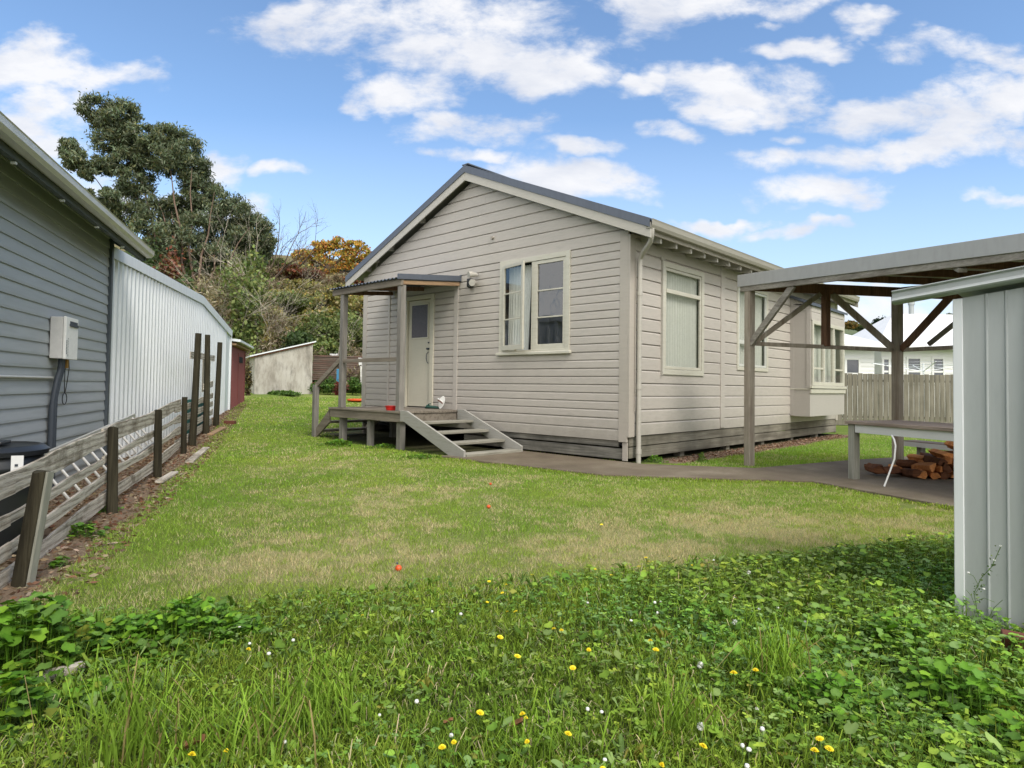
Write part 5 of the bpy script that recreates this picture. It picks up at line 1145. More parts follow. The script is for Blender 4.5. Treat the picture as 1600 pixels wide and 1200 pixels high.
tree('eucalyptus_tree', 'tall grey green eucalyptus with reddish limbs behind the pale shed', 'tree', eb, blobs, [(0.10, 0.135, 0.075), (0.14, 0.175, 0.105), (0.18, 0.21, 0.14), (0.07, 0.095, 0.055), (0.16, 0.165, 0.08)], 4200, 0.23, 0.27, 0.11, 'barkred', 0.8, seed=5,
     limbs_to=[at(a, b, D_) for a, b in ((170, 190), (128, 250), (262, 230), (300, 262), (335, 300), (390, 355), (210, 300), (268, 330), (345, 370), (185, 330), (240, 300), (255, 385))], clump=22, cr=0.25)
# autumn tree and other trees along the hill top
AB = [(470, 398, 16, 8, 0), (500, 388, 26, 9, 0), (530, 380, 26, 9, 0), (556, 386, 18, 10, 0), (575, 402, 14, 12, 0), (520, 405, 36, 16, 0), (490, 400, 22, 10, 0), (545, 398, 20, 12, 0), (505, 385, 16, 8, 0), (478, 415, 16, 10, 0), (470, 432, 26, 9, 1), (500, 430, 34, 10, 0), (540, 425, 26, 12, 0), (555, 410, 16, 14, 0), (575, 430, 20, 16, 0), (595, 450, 20, 16, 0), (530, 450, 26, 10, 0)]
ct = at(515, 470, 50); cz = GZ(ct[0], ct[1])
tree('autumn_tree', 'spreading tree in orange and yellow autumn leaf on the hill top', 'tree', (ct[0], ct[1], cz), [pb(a, b, 50+e, c, d) for (a, b, c, d, e) in AB], [(0.55, 0.26, 0.06), (0.45, 0.34, 0.07), (0.26, 0.25, 0.07), (0.60, 0.36, 0.08), (0.22, 0.24, 0.07), (0.50, 0.20, 0.06), (0.38, 0.32, 0.08)], 620, 0.20, 0.8, 0.13, seed=8, clump=22, cr=0.24)
tree('dark_shrub_tree', 'dark evergreen on the skyline left of the autumn tree', 'tree', tuple(at(430, 440, 56)), [pb(428, 424, 55, 22, 9), pb(445, 420, 55, 18, 8), pb(408, 430, 55, 16, 9)], [(0.03, 0.045, 0.03), (0.05, 0.05, 0.03)], 1500, 0.3, 0.7, 0.1, seed=9, trunk=False)
# shrubs covering the bank, one object each
rs_ = np.random.default_rng(31)
KINDS = [('olive green shrub on the hillside bank', 'olive shrubs on the bank', [(0.136, 0.184, 0.056), (0.192, 0.224, 0.072), (0.088, 0.128, 0.040)]),
         ('yellow leaved shrub on the hillside bank', 'yellow shrubs on the bank', [(0.28, 0.26, 0.08), (0.22, 0.23, 0.08), (0.17, 0.19, 0.07), (0.36, 0.28, 0.08), (0.30, 0.26, 0.14)]),
         ('brown leafless looking scrub on the hillside bank', 'brown scrub on the bank', [(0.27, 0.22, 0.15), (0.36, 0.31, 0.22), (0.17, 0.13, 0.09), (0.24, 0.22, 0.10)]),
         ('russet shrub on the hillside bank', 'russet shrubs on the bank', [(0.272, 0.096, 0.056), (0.176, 0.080, 0.056), (0.192, 0.160, 0.064)]),
         ('dark green shrub on the hillside bank', 'dark green shrubs on the bank', [(0.056, 0.096, 0.035), (0.088, 0.136, 0.048)])]
SP = [(40, 270, 392), (40, 300, 398), (42, 330, 408), (44, 360, 420), (46, 400, 440), (47, 425, 455), (48, 450, 447), (47, 478, 462), (46, 500, 470), (46, 530, 470), (48, 560, 470), (46, 590, 470)]
cnt = 0
for (dd, x0, x1, y0_, y1_, nrow, kinds) in ((30.5, 225, 330, 428, 445, 6, (2, 4, 2, 3)), (31.5, 320, 420, 440, 450, 6, (0, 2, 4, 0)), (46, 255, 620, 436, 470, 15, (2, 3, 0, 2, 1, 3)), (43.5, 300, 600, 452, 476, 10, (2, 0, 2, 3, 1)), (41, 250, 620, 462, 480, 12, (0, 1, 2, 0, 1, 3)), (37, 240, 640, 490, 500, 12, (1, 0, 2, 0, 1, 2)), (34, 250, 640, 515, 520, 12, (0, 2, 1, 0, 3)), (31, 255, 640, 545, 548, 12, (2, 0, 1, 4, 2)), (29.5, 330, 640, 575, 575, 10, (0, 4, 2, 0, 4))):
    for k in range(nrow):
        px = x0+(x1-x0)*(k+rs_.uniform(0.1, 0.9))/nrow; py = y0_+(y1_-y0_)*k/nrow+rs_.uniform(-8, 8); d = dd+rs_.uniform(-1.2, 1.2)
        if 395 < px < 488 and dd < 30: continue
        c = at(px, py, d); g = GZ(c[0], c[1]); r = rs_.uniform(0.8, 1.5)*d/37; kd_ = kinds[rs_.integers(0, len(kinds))]
        hgt = max(c[2]+r*0.3-g, 1.2); bl_ = []
        for j in range(4): bl_.append((c[0]+rs_.uniform(-.7, .7)*r, c[1]+rs_.uniform(-.7, .7)*r, g+hgt*(0.3+0.6*rs_.random()), r*rs_.uniform(0.5, 0.9), r*rs_.uniform(0.5, 0.9), hgt*0.33*rs_.uniform(0.7, 1.1)))
        lab, grp, cols = KINDS[kd_]
        lab = lab.replace('on the hillside bank', ('low on the hillside bank' if dd < 33 else 'halfway up the hillside bank' if dd < 40 else 'high on the hillside bank'))
        tree('hillside_shrub', lab, 'shrub', (c[0], c[1], g), bl_, cols, 900 if kd_ != 2 else 420, 0.20, 0.65 if kd_ != 2 else 0.25, 0.04, 'bark', 0.2, grp, 100+cnt, clump=9, cr=0.36); cnt += 1
# bare pale saplings in front of the bank
for j, (px, d, h, r) in enumerate(((398, 31, 5.6, 0.055), (345, 30, 4.0, 0.035), (368, 32, 4.8, 0.04), (425, 31, 3.8, 0.035), (330, 31, 4.2, 0.035), (452, 32, 3.0, 0.03), (385, 30, 3.4, 0.03), (540, 29, 3.0, 0.025), (410, 33, 5.4, 0.04), (315, 30, 3.6, 0.03), (438, 33, 4.2, 0.03))):
    c = at(px, 600, d); g = GZ(c[0], c[1]); rng = np.random.default_rng(200+j); m = MB(); twigs(m, (c[0], c[1], g-0.1), (0, 0, 1), h*0.72, r, 4, rng, 5, 0.42)
    t = thing('bare_sapling', 'pale leafless sapling with upright twigs in front of the bank' if j else 'tallest pale leafless sapling with a straight trunk in front of the bank', 'sapling', (c[0], c[1], g), 'bare saplings before the bank'); m.build('branches', M['twig'], t)
c = at(397, 520, 44); g = GZ(c[0], c[1]); rng = np.random.default_rng(77); m = MB()
for a in range(3): twigs(m, (c[0], c[1], 6.0), (rng.uniform(-.3, .3)+0.2, 0.2*a, 1), 3.6, 0.10, 4, rng, 5, 0.55)
t = thing('bare_tree', 'dark leafless tree with fine twigs on the skyline right of the eucalyptus', 'tree', (c[0], c[1], 5.5)); m.tube([(c[0], c[1], g), (c[0], c[1], 6.2)], 0.13, 6); m.build('branches', M['bark'], t)
# houses up on the hill
for j, (px, py, d, w_, lab) in enumerate(((441, 436, 60, 2.2, 'small pale grey building glimpsed on the hill left of the autumn tree'), (610, 428, 60, 2.0, 'white roofed building glimpsed below the autumn tree'), (486, 440, 60, 1.3, 'tiny white building glimpsed among shrubs on the hill'))):
    px = px if j != 1 else 497
    c = at(px, py, d); u = rt; fr = lambda s, o, z: (c[0]+R0[0]*s+F0[0]*o, c[1]+R0[1]*s+F0[1]*o, c[2]+z)
    t = thing('hill_building', lab, 'building', (c[0], c[1], c[2]-1)); m = MB(); m.box(-w_, w_, 0, 4, -3.5, 0.1, fr); m.build('wall', M['whiteroof'], t)
    m = MB(); m.prism([(-0.3, 0.15), (2, 0.75), (4.3, 0.15), (4.3, 0.05), (-0.3, 0.05)], lambda o, s, z: fr(s, o, z), -w_-0.2, w_+0.2); m.build('roof', M['darkroof2'], t)
    m = MB(); m.box(-w_*0.5, -w_*0.1, -0.03, -0.001, -0.8, -0.1, fr); m.build('window', M['glassd2'], t)
# clutter at the back: timber stack, bin, washing, plants
c0_ = at(487, 600, 28.0); c1_ = at(585, 600, 28.6); uu = (c1_-c0_)[:2]; Ls = float(np.linalg.norm(uu)); uu = uu/Ls; vv = np.array([-uu[1], uu[0]]); gb_ = GZ(c0_[0], c0_[1])
fT = lambda s, o, z: (c0_[0]+uu[0]*s+vv[0]*o, c0_[1]+uu[1]*s+vv[1]*o, z)
ts = thing('timber_stack', 'stack of old dark boards on a red beam at the back of the lawn', 'timber stack', fT(1, 0, gb_))
m = MB(); r7 = random.Random(3)
M['oldboard'] = wood('old_board', (0.12, 0.09, 0.07), (0.20, 0.16, 0.13), (0.16, 0.06, 0.045), 'x', math.atan2(uu[1], uu[0]))
for k in range(13): zz = gb_+0.55+k*0.085; m.box(r7.uniform(0, 0.05), 2.75-r7.uniform(0, 0.4)*(k > 9), r7.uniform(0, 0.04), 0.6, zz, zz+0.07, fT)
m.build('boards', M['oldboard'], ts)
m = MB(); m.box(-0.1, 1.9, -0.03, 0.05, gb_+0.12, gb_+0.45, fT); m.build('red_beam', M['redshed'], ts)
m = MB(); m.beam(fT(1.35, -0.08, gb_+0.45), fT(1.05, -0.08, gb_+1.5), 0.09, 0.03); m.build('loose_board', M['lag'], ts)
bp_ = at(569, 590, 27.5); m = MB(); zb = GZ(bp_[0], bp_[1]); m.lathe([(0.30, 0), (0.34, 1.35), (0.36, 1.4), (0.36, 1.75), (0.3, 1.8)], (bp_[0]+0.35, bp_[1]+0.3, zb), 20); o = m.build('water_drum', M['black'], loc=(bp_[0], bp_[1], zb), smooth=True); tag(o, 'black drum partly hidden behind the far corner of the cottage', 'drum')
def cloth(px, py, d, w_, h_, mat, lab, seed):
    c = at(px, py, d); rr9 = random.Random(seed); n = 10; vs = []; 
    for j in range(6):
        for i in range(n+1):
            f = i/n-0.5; s = w_*f*(1-0.5*j/5*rr9.uniform(0.6, 1)); vs.append((c[0]+R0[0]*s+F0[0]*0.05*math.sin(i*1.9+j), c[1]+R0[1]*s+F0[1]*0.05*math.sin(i*1.9+j), c[2]+h_*(0.5-j/5)+rr9.uniform(-.02, .02)))
    fs = [(j*(n+1)+i, j*(n+1)+i+1, (j+1)*(n+1)+i+1, (j+1)*(n+1)+i) for j in range(5) for i in range(n)]
    m = MB(); m.add(vs, fs); o = m.build('hanging_cloth', mat, loc=tuple(c)); sm = o.modifiers.new('s', 'SOLIDIFY'); sm.thickness = 0.01; tag(o, lab, 'cloth')
cloth(565, 565, 27.2, 0.30, 0.32, M['white'], 'white cloth bundle beside the black drum', 1); cloth(566, 586, 27.1, 0.2, 0.75, M['plasticw'], 'long pale cloth hanging down beside the black drum', 2)
cloth(522, 556, 28.5, 0.42, 0.18, M['white'], 'white sheet crumpled on top of the old timber stack', 3)
M['blue'] = plain('blue_board', (0.05, 0.22, 0.38), 0.6)
c = at(529, 583, 27.6); m = MB(); fr = lambda s, o, z: (c[0]+R0[0]*s+F0[0]*o, c[1]+R0[1]*s+F0[1]*o, c[2]+z); m.box(-0.09, 0.09, 0, 0.04, -0.38, 0.18, fr); o = m.build('blue_panel', M['blue'], loc=tuple(c), bevel=0.01); tag(o, 'blue panel leaning on the timber stack behind the porch post', 'panel')
g1 = [(0.07, 0.13, 0.03), (0.11, 0.19, 0.04), (0.05, 0.10, 0.025)]
for j, (px, py, d, w_, h_, lab, cols) in enumerate(((495, 604, 27, 16, 9, 'leafy green plant at the foot of the cement sheet shed', g1), (515, 602, 26.8, 18, 11, 'leafy green plant in front of the red beam', g1), (532, 606, 26.6, 9, 9, 'dark red leaved plant behind the porch post', [(0.16, 0.03, 0.03), (0.10, 0.05, 0.03)]),
        (556, 602, 26.8, 16, 10, 'green clump of plants beside the far cottage corner', g1), (440, 615, 25.6, 50, 4, 'low grass fringe along the base of the cement sheet shed', g1), (384, 596, 25, 7, 26, 'dry brown climber in the gap beside the red shed', [(0.13, 0.09, 0.05), (0.2, 0.17, 0.06), (0.05, 0.05, 0.03)]))):
    c = at(px, py, d); tree('garden_plant', lab, 'plant', (c[0], c[1], GZ(c[0], c[1])), [pb(px, py, d, w_, h_, 10)], cols, 1600, 0.09, 0.6, 0.01, seed=300+j, clump=18, cr=0.3, trunk=False)
# far hills behind the white houses, with trees
def far_hill():
    us = np.radians(np.linspace(-10, 125, 110)); ds = np.linspace(90, 420, 24); V = []
    for d in ds:
        for u in us:
            p = CAMP[:2]+(F0[:2]*math.cos(u)+R0[:2]*math.sin(u))*d*1.15; n = float(fbm(np.array(u*3.0+7), np.array(d*0.004), 41)); prof = (0.085+0.05*n)*sstep(u, 0.28, 0.5)*(1+1.9*sstep(u, 0.75, 1.2))
            V.append((p[0], p[1], 300*float(prof)*float(sstep(d, 100, 330)) if d < 360 else 300*float(prof)*0.9))
    V = np.array(V); nx, ny = len(us), len(ds); i, j = np.meshgrid(np.arange(nx-1), np.arange(ny-1)); q = (j*nx+i).ravel()
    V[:, 2] -= 0.5
    o = raw_mesh('hill', V, np.stack([q, q+1, q+nx+1, q+nx], 1), M['hill'], smooth=True); tag(o, kind='structure')
far_hill()
for j, (px, py, d, w_, h_, lab, cols) in enumerate(((1377, 508, 150, 10, 10, 'dark conifer on the far hill between the two white houses', [(0.018, 0.035, 0.018)]), (1366, 514, 150, 10, 6, 'dark bush beside the far conifer', [(0.03, 0.05, 0.025)]), (1327, 508, 120, 12, 5, 'orange brown tree tops beyond the smaller white house', [(0.20, 0.12, 0.03), (0.12, 0.11, 0.04)]), (1350, 512, 140, 18, 5, 'green bushes on the far ridge', [(0.06, 0.08, 0.03)]), (1480, 496, 170, 16, 6, 'olive tree tops on the far ridge right of the flue', [(0.10, 0.11, 0.045)]))):
    c = at(px, py, d); tree('far_tree', lab, 'tree', (c[0], c[1], c[2]-2), [pb(px, py, d, w_, h_)], cols, 1400, 0.5, 0.7, 0.1, seed=400+j, trunk=False)

# ------------------------------------------------------------------ grass
def lawn_col(x, y, rng, tall=False):
    d, s, t = masks(x, y); n = len(x); g = vnoise(x*1.1, y*1.1, 51)[:, None]
    c = np.array([0.19, 0.33, 0.04])*(1-g)+np.array([0.33, 0.42, 0.07])*g
    if tall: c = np.array([0.15, 0.25, 0.026])*(1-g)+np.array([0.29, 0.385, 0.048])*g
    st = np.array([0.66, 0.57, 0.33]); u = rng.random(n)
    p = np.clip((d*0.62+0.10)*(0.15+2.6*sstep(0.55*fbm(x*2.6, y*2.6, 61)+0.45*fbm(x*7, y*7, 62), 0.40, 0.62)), 0, 0.85) if not tall else np.full(n, 0.07)
    dryb = (u < p)[:, None]; c = np.where(dryb, st*rng.uniform(0.6, 1.1, (n, 1)), c*rng.uniform(0.55, 1.45, (n, 1)))
    return np.clip(c*rng.uniform(0.92, 1.08, (n, 3)), 0, 1), s
def blades(x, y, z, h, w, lean, rng, col, curve=0.5, segs=1):
    n = len(x); az = rng.uniform(0, 2*math.pi, n); la = rng.uniform(0, 2*math.pi, n); B = np.stack([x, y, z], 1)
    wv = np.stack([np.cos(az), np.sin(az), np.zeros(n)], 1)*(w/2)[:, None]; ld = np.stack([np.cos(la), np.sin(la), np.zeros(n)], 1)*(h*lean)[:, None]
    upv = np.stack([np.zeros(n), np.zeros(n), h*np.sqrt(np.clip(1-lean**2*0.8, 0.1, 1))], 1)
    if segs == 1:
        V = np.stack([B-wv, B+wv, B+ld+upv], 1).reshape(-1, 3); F = np.arange(n*3).reshape(n, 3); return V, [F], np.repeat(col, 3, 0)
    M1 = B+ld*0.18+upv*0.5; M2 = B+ld*0.55+upv*0.88; T = B+ld*1.15+upv*(1.0-curve*lean)[:, None]
    V = np.stack([B-wv*0.8, B+wv*0.8, M1-wv, M1+wv, M2-wv*0.7, M2+wv*0.7, T], 1).reshape(-1, 3); k = (np.arange(n)*7)[:, None]
    Fq = np.concatenate([k+np.array([[0, 1, 3, 2]]), k+np.array([[2, 3, 5, 4]])]); Ft = k+np.array([[4, 5, 6]])
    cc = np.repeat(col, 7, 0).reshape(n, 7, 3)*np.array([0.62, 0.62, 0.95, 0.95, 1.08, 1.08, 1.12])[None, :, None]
    return V, [Fq, Ft], np.clip(cc.reshape(-1, 3), 0, 1)
def sample(a0, a1, b0f, b1f, n, rng):
    a = rng.uniform(a0, a1, n); b = b0f(a)+(b1f(a)-b0f(a))*rng.random(n); p = CAMP[:2]+a[:, None]*TT+b[:, None]*NN; return p[:, 0], p[:, 1], a, b
def on_lawn(x, y):
    house_ = (x > -7.0) & (x < 0.42) & (y > -0.35) & (y < 9.6); porch_ = (x > -5.8) & (x < -2.1) & (y > -1.35) & (y < 0)
    # slab
    slab = np.zeros(len(x), bool); n = len(poly)
    for i in range(n):
        (xi, yi), (xj, yj) = poly[i], poly[i-1]; c = ((yi > y) != (yj > y)) & (x < (xj-xi)*(y-yi)/(yj-yi+1e-12)+xi); slab ^= c
    shed_ = (x > 4.57) & (y > -4.22) & (y < -3.2)
    return ~(house_ | porch_ | slab | shed_)
rngG = np.random.default_rng(99)
parts = []
lo = lambda a: -1.36-0.035*(a-4)+0*a
for (a0, a1, bm, n, h0, w0) in ((3.3, 4.6, 1.25, 105000, 0.022, 0.0032), (4.6, 6.5, 1.1, 110000, 0.022, 0.0045), (6.5, 9.5, 1.0, 100000, 0.022, 0.007), (9.5, 14, 0.6, 70000, 0.024, 0.012), (14, 26, 0.42, 60000, 0.028, 0.022)):
    x, y, a, b = sample(a0, a1, lo, lambda a: a*bm+0.3, n, rngG); k = on_lawn(x, y); x, y, a = x[k], y[k], a[k]
    col, s = lawn_col(x, y, rngG); k = rngG.random(len(x)) > s*1.3; x, y, col = x[k], y[k], col[k]; n_ = len(x)
    cl = 0.7+0.9*vnoise(x*9, y*9, 71)
    parts.append(blades(x, y, gz(x, y)-0.002, h0*rngG.uniform(0.5, 1.5, n_)*cl, np.full(n_, w0)*rngG.uniform(0.6, 1.4, n_), rngG.uniform(0.2, 0.95, n_), rngG, col))
def join(parts):
    V = []; F = {}; C = []; off = 0
    for v, fs, c in parts:
        V.append(v); C.append(c)
        for f in fs: F.setdefault(f.shape[1], []).append(f+off)
        off += len(v)
    return np.concatenate(V), [np.concatenate(F[k]) for k in F], np.concatenate(C)
V, F, C = join(parts); o = raw_mesh('mown_grass', V, F, M['grassblade'], C); tag(o, 'short mown grass with yellowed patches across the yard', 'grass', kind='stuff')
# right-hand lawn patch beyond the slab
parts = []
x = rngG.uniform(0.4, 4.0, 60000); y = rngG.uniform(0.3, 14, 60000); k = on_lawn(x, y); x, y = x[k], y[k]; col, s = lawn_col(x, y, rngG); k = rngG.random(len(x)) > s*1.3; x, y, col = x[k], y[k], col[k]*np.array([0.8, 0.95, 0.8])
parts.append(blades(x, y, gz(x, y)-0.002, rngG.uniform(0.015, 0.05, len(x)), np.full(len(x), 0.009), rngG.uniform(0.2, 0.9, len(x)), rngG, col))
# longer fringe against slab, posts, foundation
ex, ey = [], []
pl = poly+[poly[0]]
for (p, q) in zip(pl[:-1], pl[1:]):
    L = math.dist(p, q); n_ = int(L*900); f = rngG.random(n_); nx_, ny_ = (q[1]-p[1])/L, -(q[0]-p[0])/L; o_ = np.abs(rngG.normal(0, 0.08, n_))-0.012
    ex.append(p[0]+(q[0]-p[0])*f+nx_*o_); ey.append(p[1]+(q[1]-p[1])*f+ny_*o_)
ex, ey = np.concatenate(ex), np.concatenate(ey); k = on_lawn(ex, ey) | (rngG.random(len(ex)) < 0.5); ex, ey = ex[k], ey[k]; n_ = len(ex); col, s = lawn_col(ex, ey, rngG, True)
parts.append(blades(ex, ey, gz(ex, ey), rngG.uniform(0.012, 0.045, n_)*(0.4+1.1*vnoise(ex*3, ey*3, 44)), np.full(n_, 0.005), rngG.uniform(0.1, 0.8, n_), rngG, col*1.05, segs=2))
V, F, C = join(parts); o = raw_mesh('edge_grass', V, F, M['grassblade'], C); tag(o, 'longer uncut grass fringing the concrete path and patch beyond it', 'grass', kind='stuff')
# tall foreground grass
NT_ = 150000
x, y, a, b = sample(1.15, 3.62, lambda a: -2.3+0*a, lambda a: 1.75*a+1.2, NT_, rngG); d, s, t = masks(x, y)
patch = fbm(x*1.6, y*1.6, 81); herb = sstep(b, 1.1, 2.1)*sstep(patch+0.08*(b-1.5), 0.33, 0.5); herb = np.maximum(herb, (1-sstep(b, -0.75, -0.35))*(a > 2.35))
k = (t > 0.4) & (rngG.random(len(x)) > 0.72*herb) & on_lawn(x, y); x, y, a, b, patch = x[k], y[k], a[k], b[k], patch[k]; n_ = len(x)
col, s = lawn_col(x, y, rngG, True)
hh = 0.040+0.04*vnoise(x*4, y*4, 91)+0.08*sstep(patch, 0.52, 0.70)*rngG.random(n_); hh *= rngG.uniform(0.5, 1.35, n_); hh *= 0.55+0.45*sstep(3.5-a, 0.0, 0.45)
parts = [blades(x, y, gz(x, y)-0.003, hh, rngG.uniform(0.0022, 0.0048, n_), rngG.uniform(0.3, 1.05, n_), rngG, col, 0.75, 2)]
V, F, C = join(parts); o = raw_mesh('long_grass', V, F, M['grassblade'], C); tag(o, 'long unmown grass filling the foreground', 'grass', kind='stuff')

# broad leaves: clover-like ground cover and mallow
def round_leaves(x, y, z, r, rng, col, lobes=0.0, n=9, tilt=0.5, cup=0.18, stem=True, notch=0.45):
    N_ = len(x); t = np.linspace(0, 2*math.pi, n, endpoint=False); rad = 1+lobes*np.cos(5*t); rad[0] *= notch
    rot = rng.uniform(0, 2*math.pi, N_); tx, ty = rng.normal(0, tilt, N_)*0.6, rng.normal(0, tilt, N_)*0.6
    ct, st_ = np.cos(t[None]+rot[:, None]), np.sin(t[None]+rot[:, None]); R_ = r[:, None]*rad[None]*rng.uniform(0.9, 1.1, (N_, n))
    X, Y = ct*R_, st_*R_; Z = X*tx[:, None]+Y*ty[:, None]+cup*r[:, None]*rng.uniform(0.3, 1.6, (N_, 1))+0.10*R_*np.cos(3*t)[None]
    rim = np.stack([x[:, None]+X, y[:, None]+Y, z[:, None]+Z], 2); cen = np.stack([x, y, z], 1)[:, None, :]
    V = np.concatenate([cen, rim], 1).reshape(-1, 3); k = (np.arange(N_)*(n+1))[:, None, None]; i = np.arange(n)
    F = (k+np.stack([np.zeros(n, int), 1+i, 1+(i+1) % n], 1)[None]).reshape(-1, 3)
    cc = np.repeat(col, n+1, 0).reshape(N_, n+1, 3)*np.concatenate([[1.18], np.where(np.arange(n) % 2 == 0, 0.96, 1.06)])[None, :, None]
    out = [(V, [F], np.clip(cc.reshape(-1, 3), 0, 1))]
    if stem:
        s = rng.normal(0, 0.012, (N_, 2)); B = np.stack([x+s[:, 0], y+s[:, 1], z*0-0.0], 1); B[:, 2] = gz(B[:, 0], B[:, 1]); C_ = np.stack([x, y, z], 1); w_ = np.array([0.0012, 0.0012, 0])
        Vs = np.stack([B-w_, B+w_, C_+w_*0.7, C_-w_*0.7], 1).reshape(-1, 3); Fs = np.arange(N_*4).reshape(N_, 4); out.append((Vs, [Fs], np.repeat(col*0.8, 4, 0)))
    return out
def greens(rng, n, yel=0.06):
    c = np.array([[0.10, 0.19, 0.022], [0.14, 0.25, 0.030], [0.19, 0.32, 0.042], [0.14, 0.235, 0.055], [0.26, 0.37, 0.045], [0.21, 0.30, 0.09]])[rng.integers(0, 6, n)]*rng.uniform(0.7, 1.25, (n, 1))
    return np.where((rng.random(n) < yel)[:, None], np.array([0.30, 0.28, 0.05])*rng.uniform(0.7, 1.1, (n, 1)), c)
rngH = np.random.default_rng(123)
x, y, a, b = sample(1.1, 3.62, lambda a: -2.0+0*a, lambda a: 1.75*a+1.2, 46000, rngH); patch = fbm(x*1.6, y*1.6, 81); d, s, t = masks(x, y)
dens = 0.30+0.70*sstep(b, 0.9, 1.9)*sstep(patch+0.08*(b-1.5), 0.30, 0.46); k = (rngH.random(len(x)) < dens) & (t > 0.3) & on_lawn(x, y); x, y, a, b, patch = x[k], y[k], a[k], b[k], patch[k]; n_ = len(x)
mound = (0.035+0.055*sstep(patch, 0.4, 0.6)+0.03*sstep(b, 2.2, 3.2))*(0.45+0.55*sstep(3.55-a, 0, 0.5)); lvl = rngH.random(n_)**0.7
big = rngH.random(n_) < 0.10+0.16*sstep(b, 1.2, 2.4)
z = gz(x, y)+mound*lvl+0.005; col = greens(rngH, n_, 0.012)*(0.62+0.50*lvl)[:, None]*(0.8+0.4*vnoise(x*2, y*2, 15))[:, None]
hue = vnoise(x*1.3, y*1.3, 33)[:, None]; col = col*(1+(hue-0.5)*np.array([[0.5, 0.05, -0.2]]))
parts = round_leaves(x[big], y[big], z[big]+0.01, rngH.uniform(0.010, 0.022, big.sum()), rngH, col[big], 0.05, 10, 0.5)
sm_ = ~big; xs_, ys_, zs_, cs_ = x[sm_], y[sm_], z[sm_], col[sm_]; ph_ = rngH.uniform(0, 2.1, len(xs_)); rs3 = rngH.uniform(0.0042, 0.0085, len(xs_))
for q in range(3):
    t_ = ph_+q*2.094; parts += round_leaves(xs_+np.cos(t_)*rs3*1.15, ys_+np.sin(t_)*rs3*1.15, zs_+rngH.normal(0, 0.0015, len(xs_)), rs3, rngH, cs_*rngH.uniform(0.9, 1.1, (len(xs_), 1)), 0.0, 6, 0.35, 0.15, q == 0, 0.75)
# long narrow plantain-like leaves in rosettes
nr = 900; xr, yr, ar, br = sample(1.2, 3.5, lambda a: -1.8+0*a, lambda a: 1.75*a+1.0, nr, rngH); k = on_lawn(xr, yr); xr, yr = xr[k], yr[k]; xr, yr = np.repeat(xr, 7), np.repeat(yr, 7); nq = len(xr)
parts.append(blades(xr+rngH.normal(0, 0.004, nq), yr+rngH.normal(0, 0.004, nq), gz(xr, yr), rngH.uniform(0.05, 0.10, nq), rngH.uniform(0.009, 0.016, nq), rngH.uniform(0.5, 0.95, nq), rngH, np.repeat(greens(rngH, nq//7, 0.02), 7, 0), 0.6, 2))
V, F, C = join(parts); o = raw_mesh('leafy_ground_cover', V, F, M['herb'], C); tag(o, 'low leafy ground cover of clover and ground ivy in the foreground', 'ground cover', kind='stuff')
# mallow plants: each clump its own
def mallow(px, py, rad, hgt, n, lab, seed, rl=(0.009, 0.023)):
    rng = np.random.default_rng(seed); c = CAMP+ray(px, py)*1.0; d = ray(px, py); tt_ = (0-CAMP[2])/d[2]; c = CAMP+d*tt_; q = rng.normal(size=(n, 2))*rad*0.5; x, y = c[0]+q[:, 0], c[1]+q[:, 1]; rr_ = np.hypot(q[:, 0], q[:, 1])/rad
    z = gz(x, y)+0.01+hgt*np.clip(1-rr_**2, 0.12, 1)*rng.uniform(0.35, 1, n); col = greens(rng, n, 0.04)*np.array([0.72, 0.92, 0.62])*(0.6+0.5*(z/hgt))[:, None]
    pr = round_leaves(x, y, z, rng.uniform(rl[0], rl[1], n), rng, np.clip(col, 0, 1), 0.16, 15, 0.5, 0.22); V, F, C = join(pr)
    t = thing('mallow_plant', lab, 'plant', (c[0], c[1], 0)); raw_mesh('leaves', V, F, M['herb'], C, parent=t)
    m = MB()
    for k in range(10): j = rng.integers(0, n); m.tube([(c[0]+rng.uniform(-.04, .04), c[1]+rng.uniform(-.04, .04), 0), (x[j], y[j], z[j])], 0.002, 4)
    m.build('stems', M['stem'], t)
mallow(300, 1000, 0.26, 0.17, 420, 'lobed leafy mallow clump left of centre at the edge of the mown grass', 500)
mallow(370, 1005, 0.15, 0.12, 130, 'small lobed mallow clump right beside the larger one', 501)
mallow(190, 1010, 0.22, 0.11, 260, 'spreading mallow clump between the fence post and the middle clump', 502)
mallow(40, 1040, 0.26, 0.26, 420, 'tall broad leaved mallow at the left edge below the fence post', 503, (0.013, 0.030))
mallow(10, 1130, 0.14, 0.16, 90, 'broad leaved plant in the lower left corner', 504, (0.013, 0.028))
mallow(150, 1100, 0.10, 0.07, 60, 'low lobed plant beside the buried timber', 505)
mallow(1500, 1110, 0.25, 0.15, 300, 'broad leaved clump below the garden shed', 506, (0.010, 0.021))
mallow(1590, 1190, 0.15, 0.13, 100, 'broad leaved clump in the lower right corner', 507, (0.010, 0.022))
mallow(1400, 1010, 0.22, 0.12, 210, 'broad leaved clump left of the garden shed foot', 508, (0.009, 0.02))
mallow(1300, 1120, 0.22, 0.12, 230, 'broad leaved clump right of the grass tussock', 509, (0.009, 0.02))
mallow(165, 800, 0.10, 0.10, 70, 'weed with jagged leaves at the foot of the second fence post', 510, (0.012, 0.024))
mallow(130, 838, 0.12, 0.10, 80, 'dark green weed on the soil along the fence', 511, (0.012, 0.024))
mallow(95, 885, 0.05, 0.06, 24, 'seedling weed on the soil near the first fence post', 512, (0.010, 0.018))
mallow(530, 696, 0.28, 0.10, 260, 'weeds around the far porch leg', 513, (0.012, 0.026)); mallow(600, 700, 0.22, 0.06, 110, 'weeds in the shade between the porch legs', 514, (0.012, 0.026)); mallow(660, 716, 0.22, 0.05, 110, 'weeds below the porch steps', 515, (0.012, 0.026))
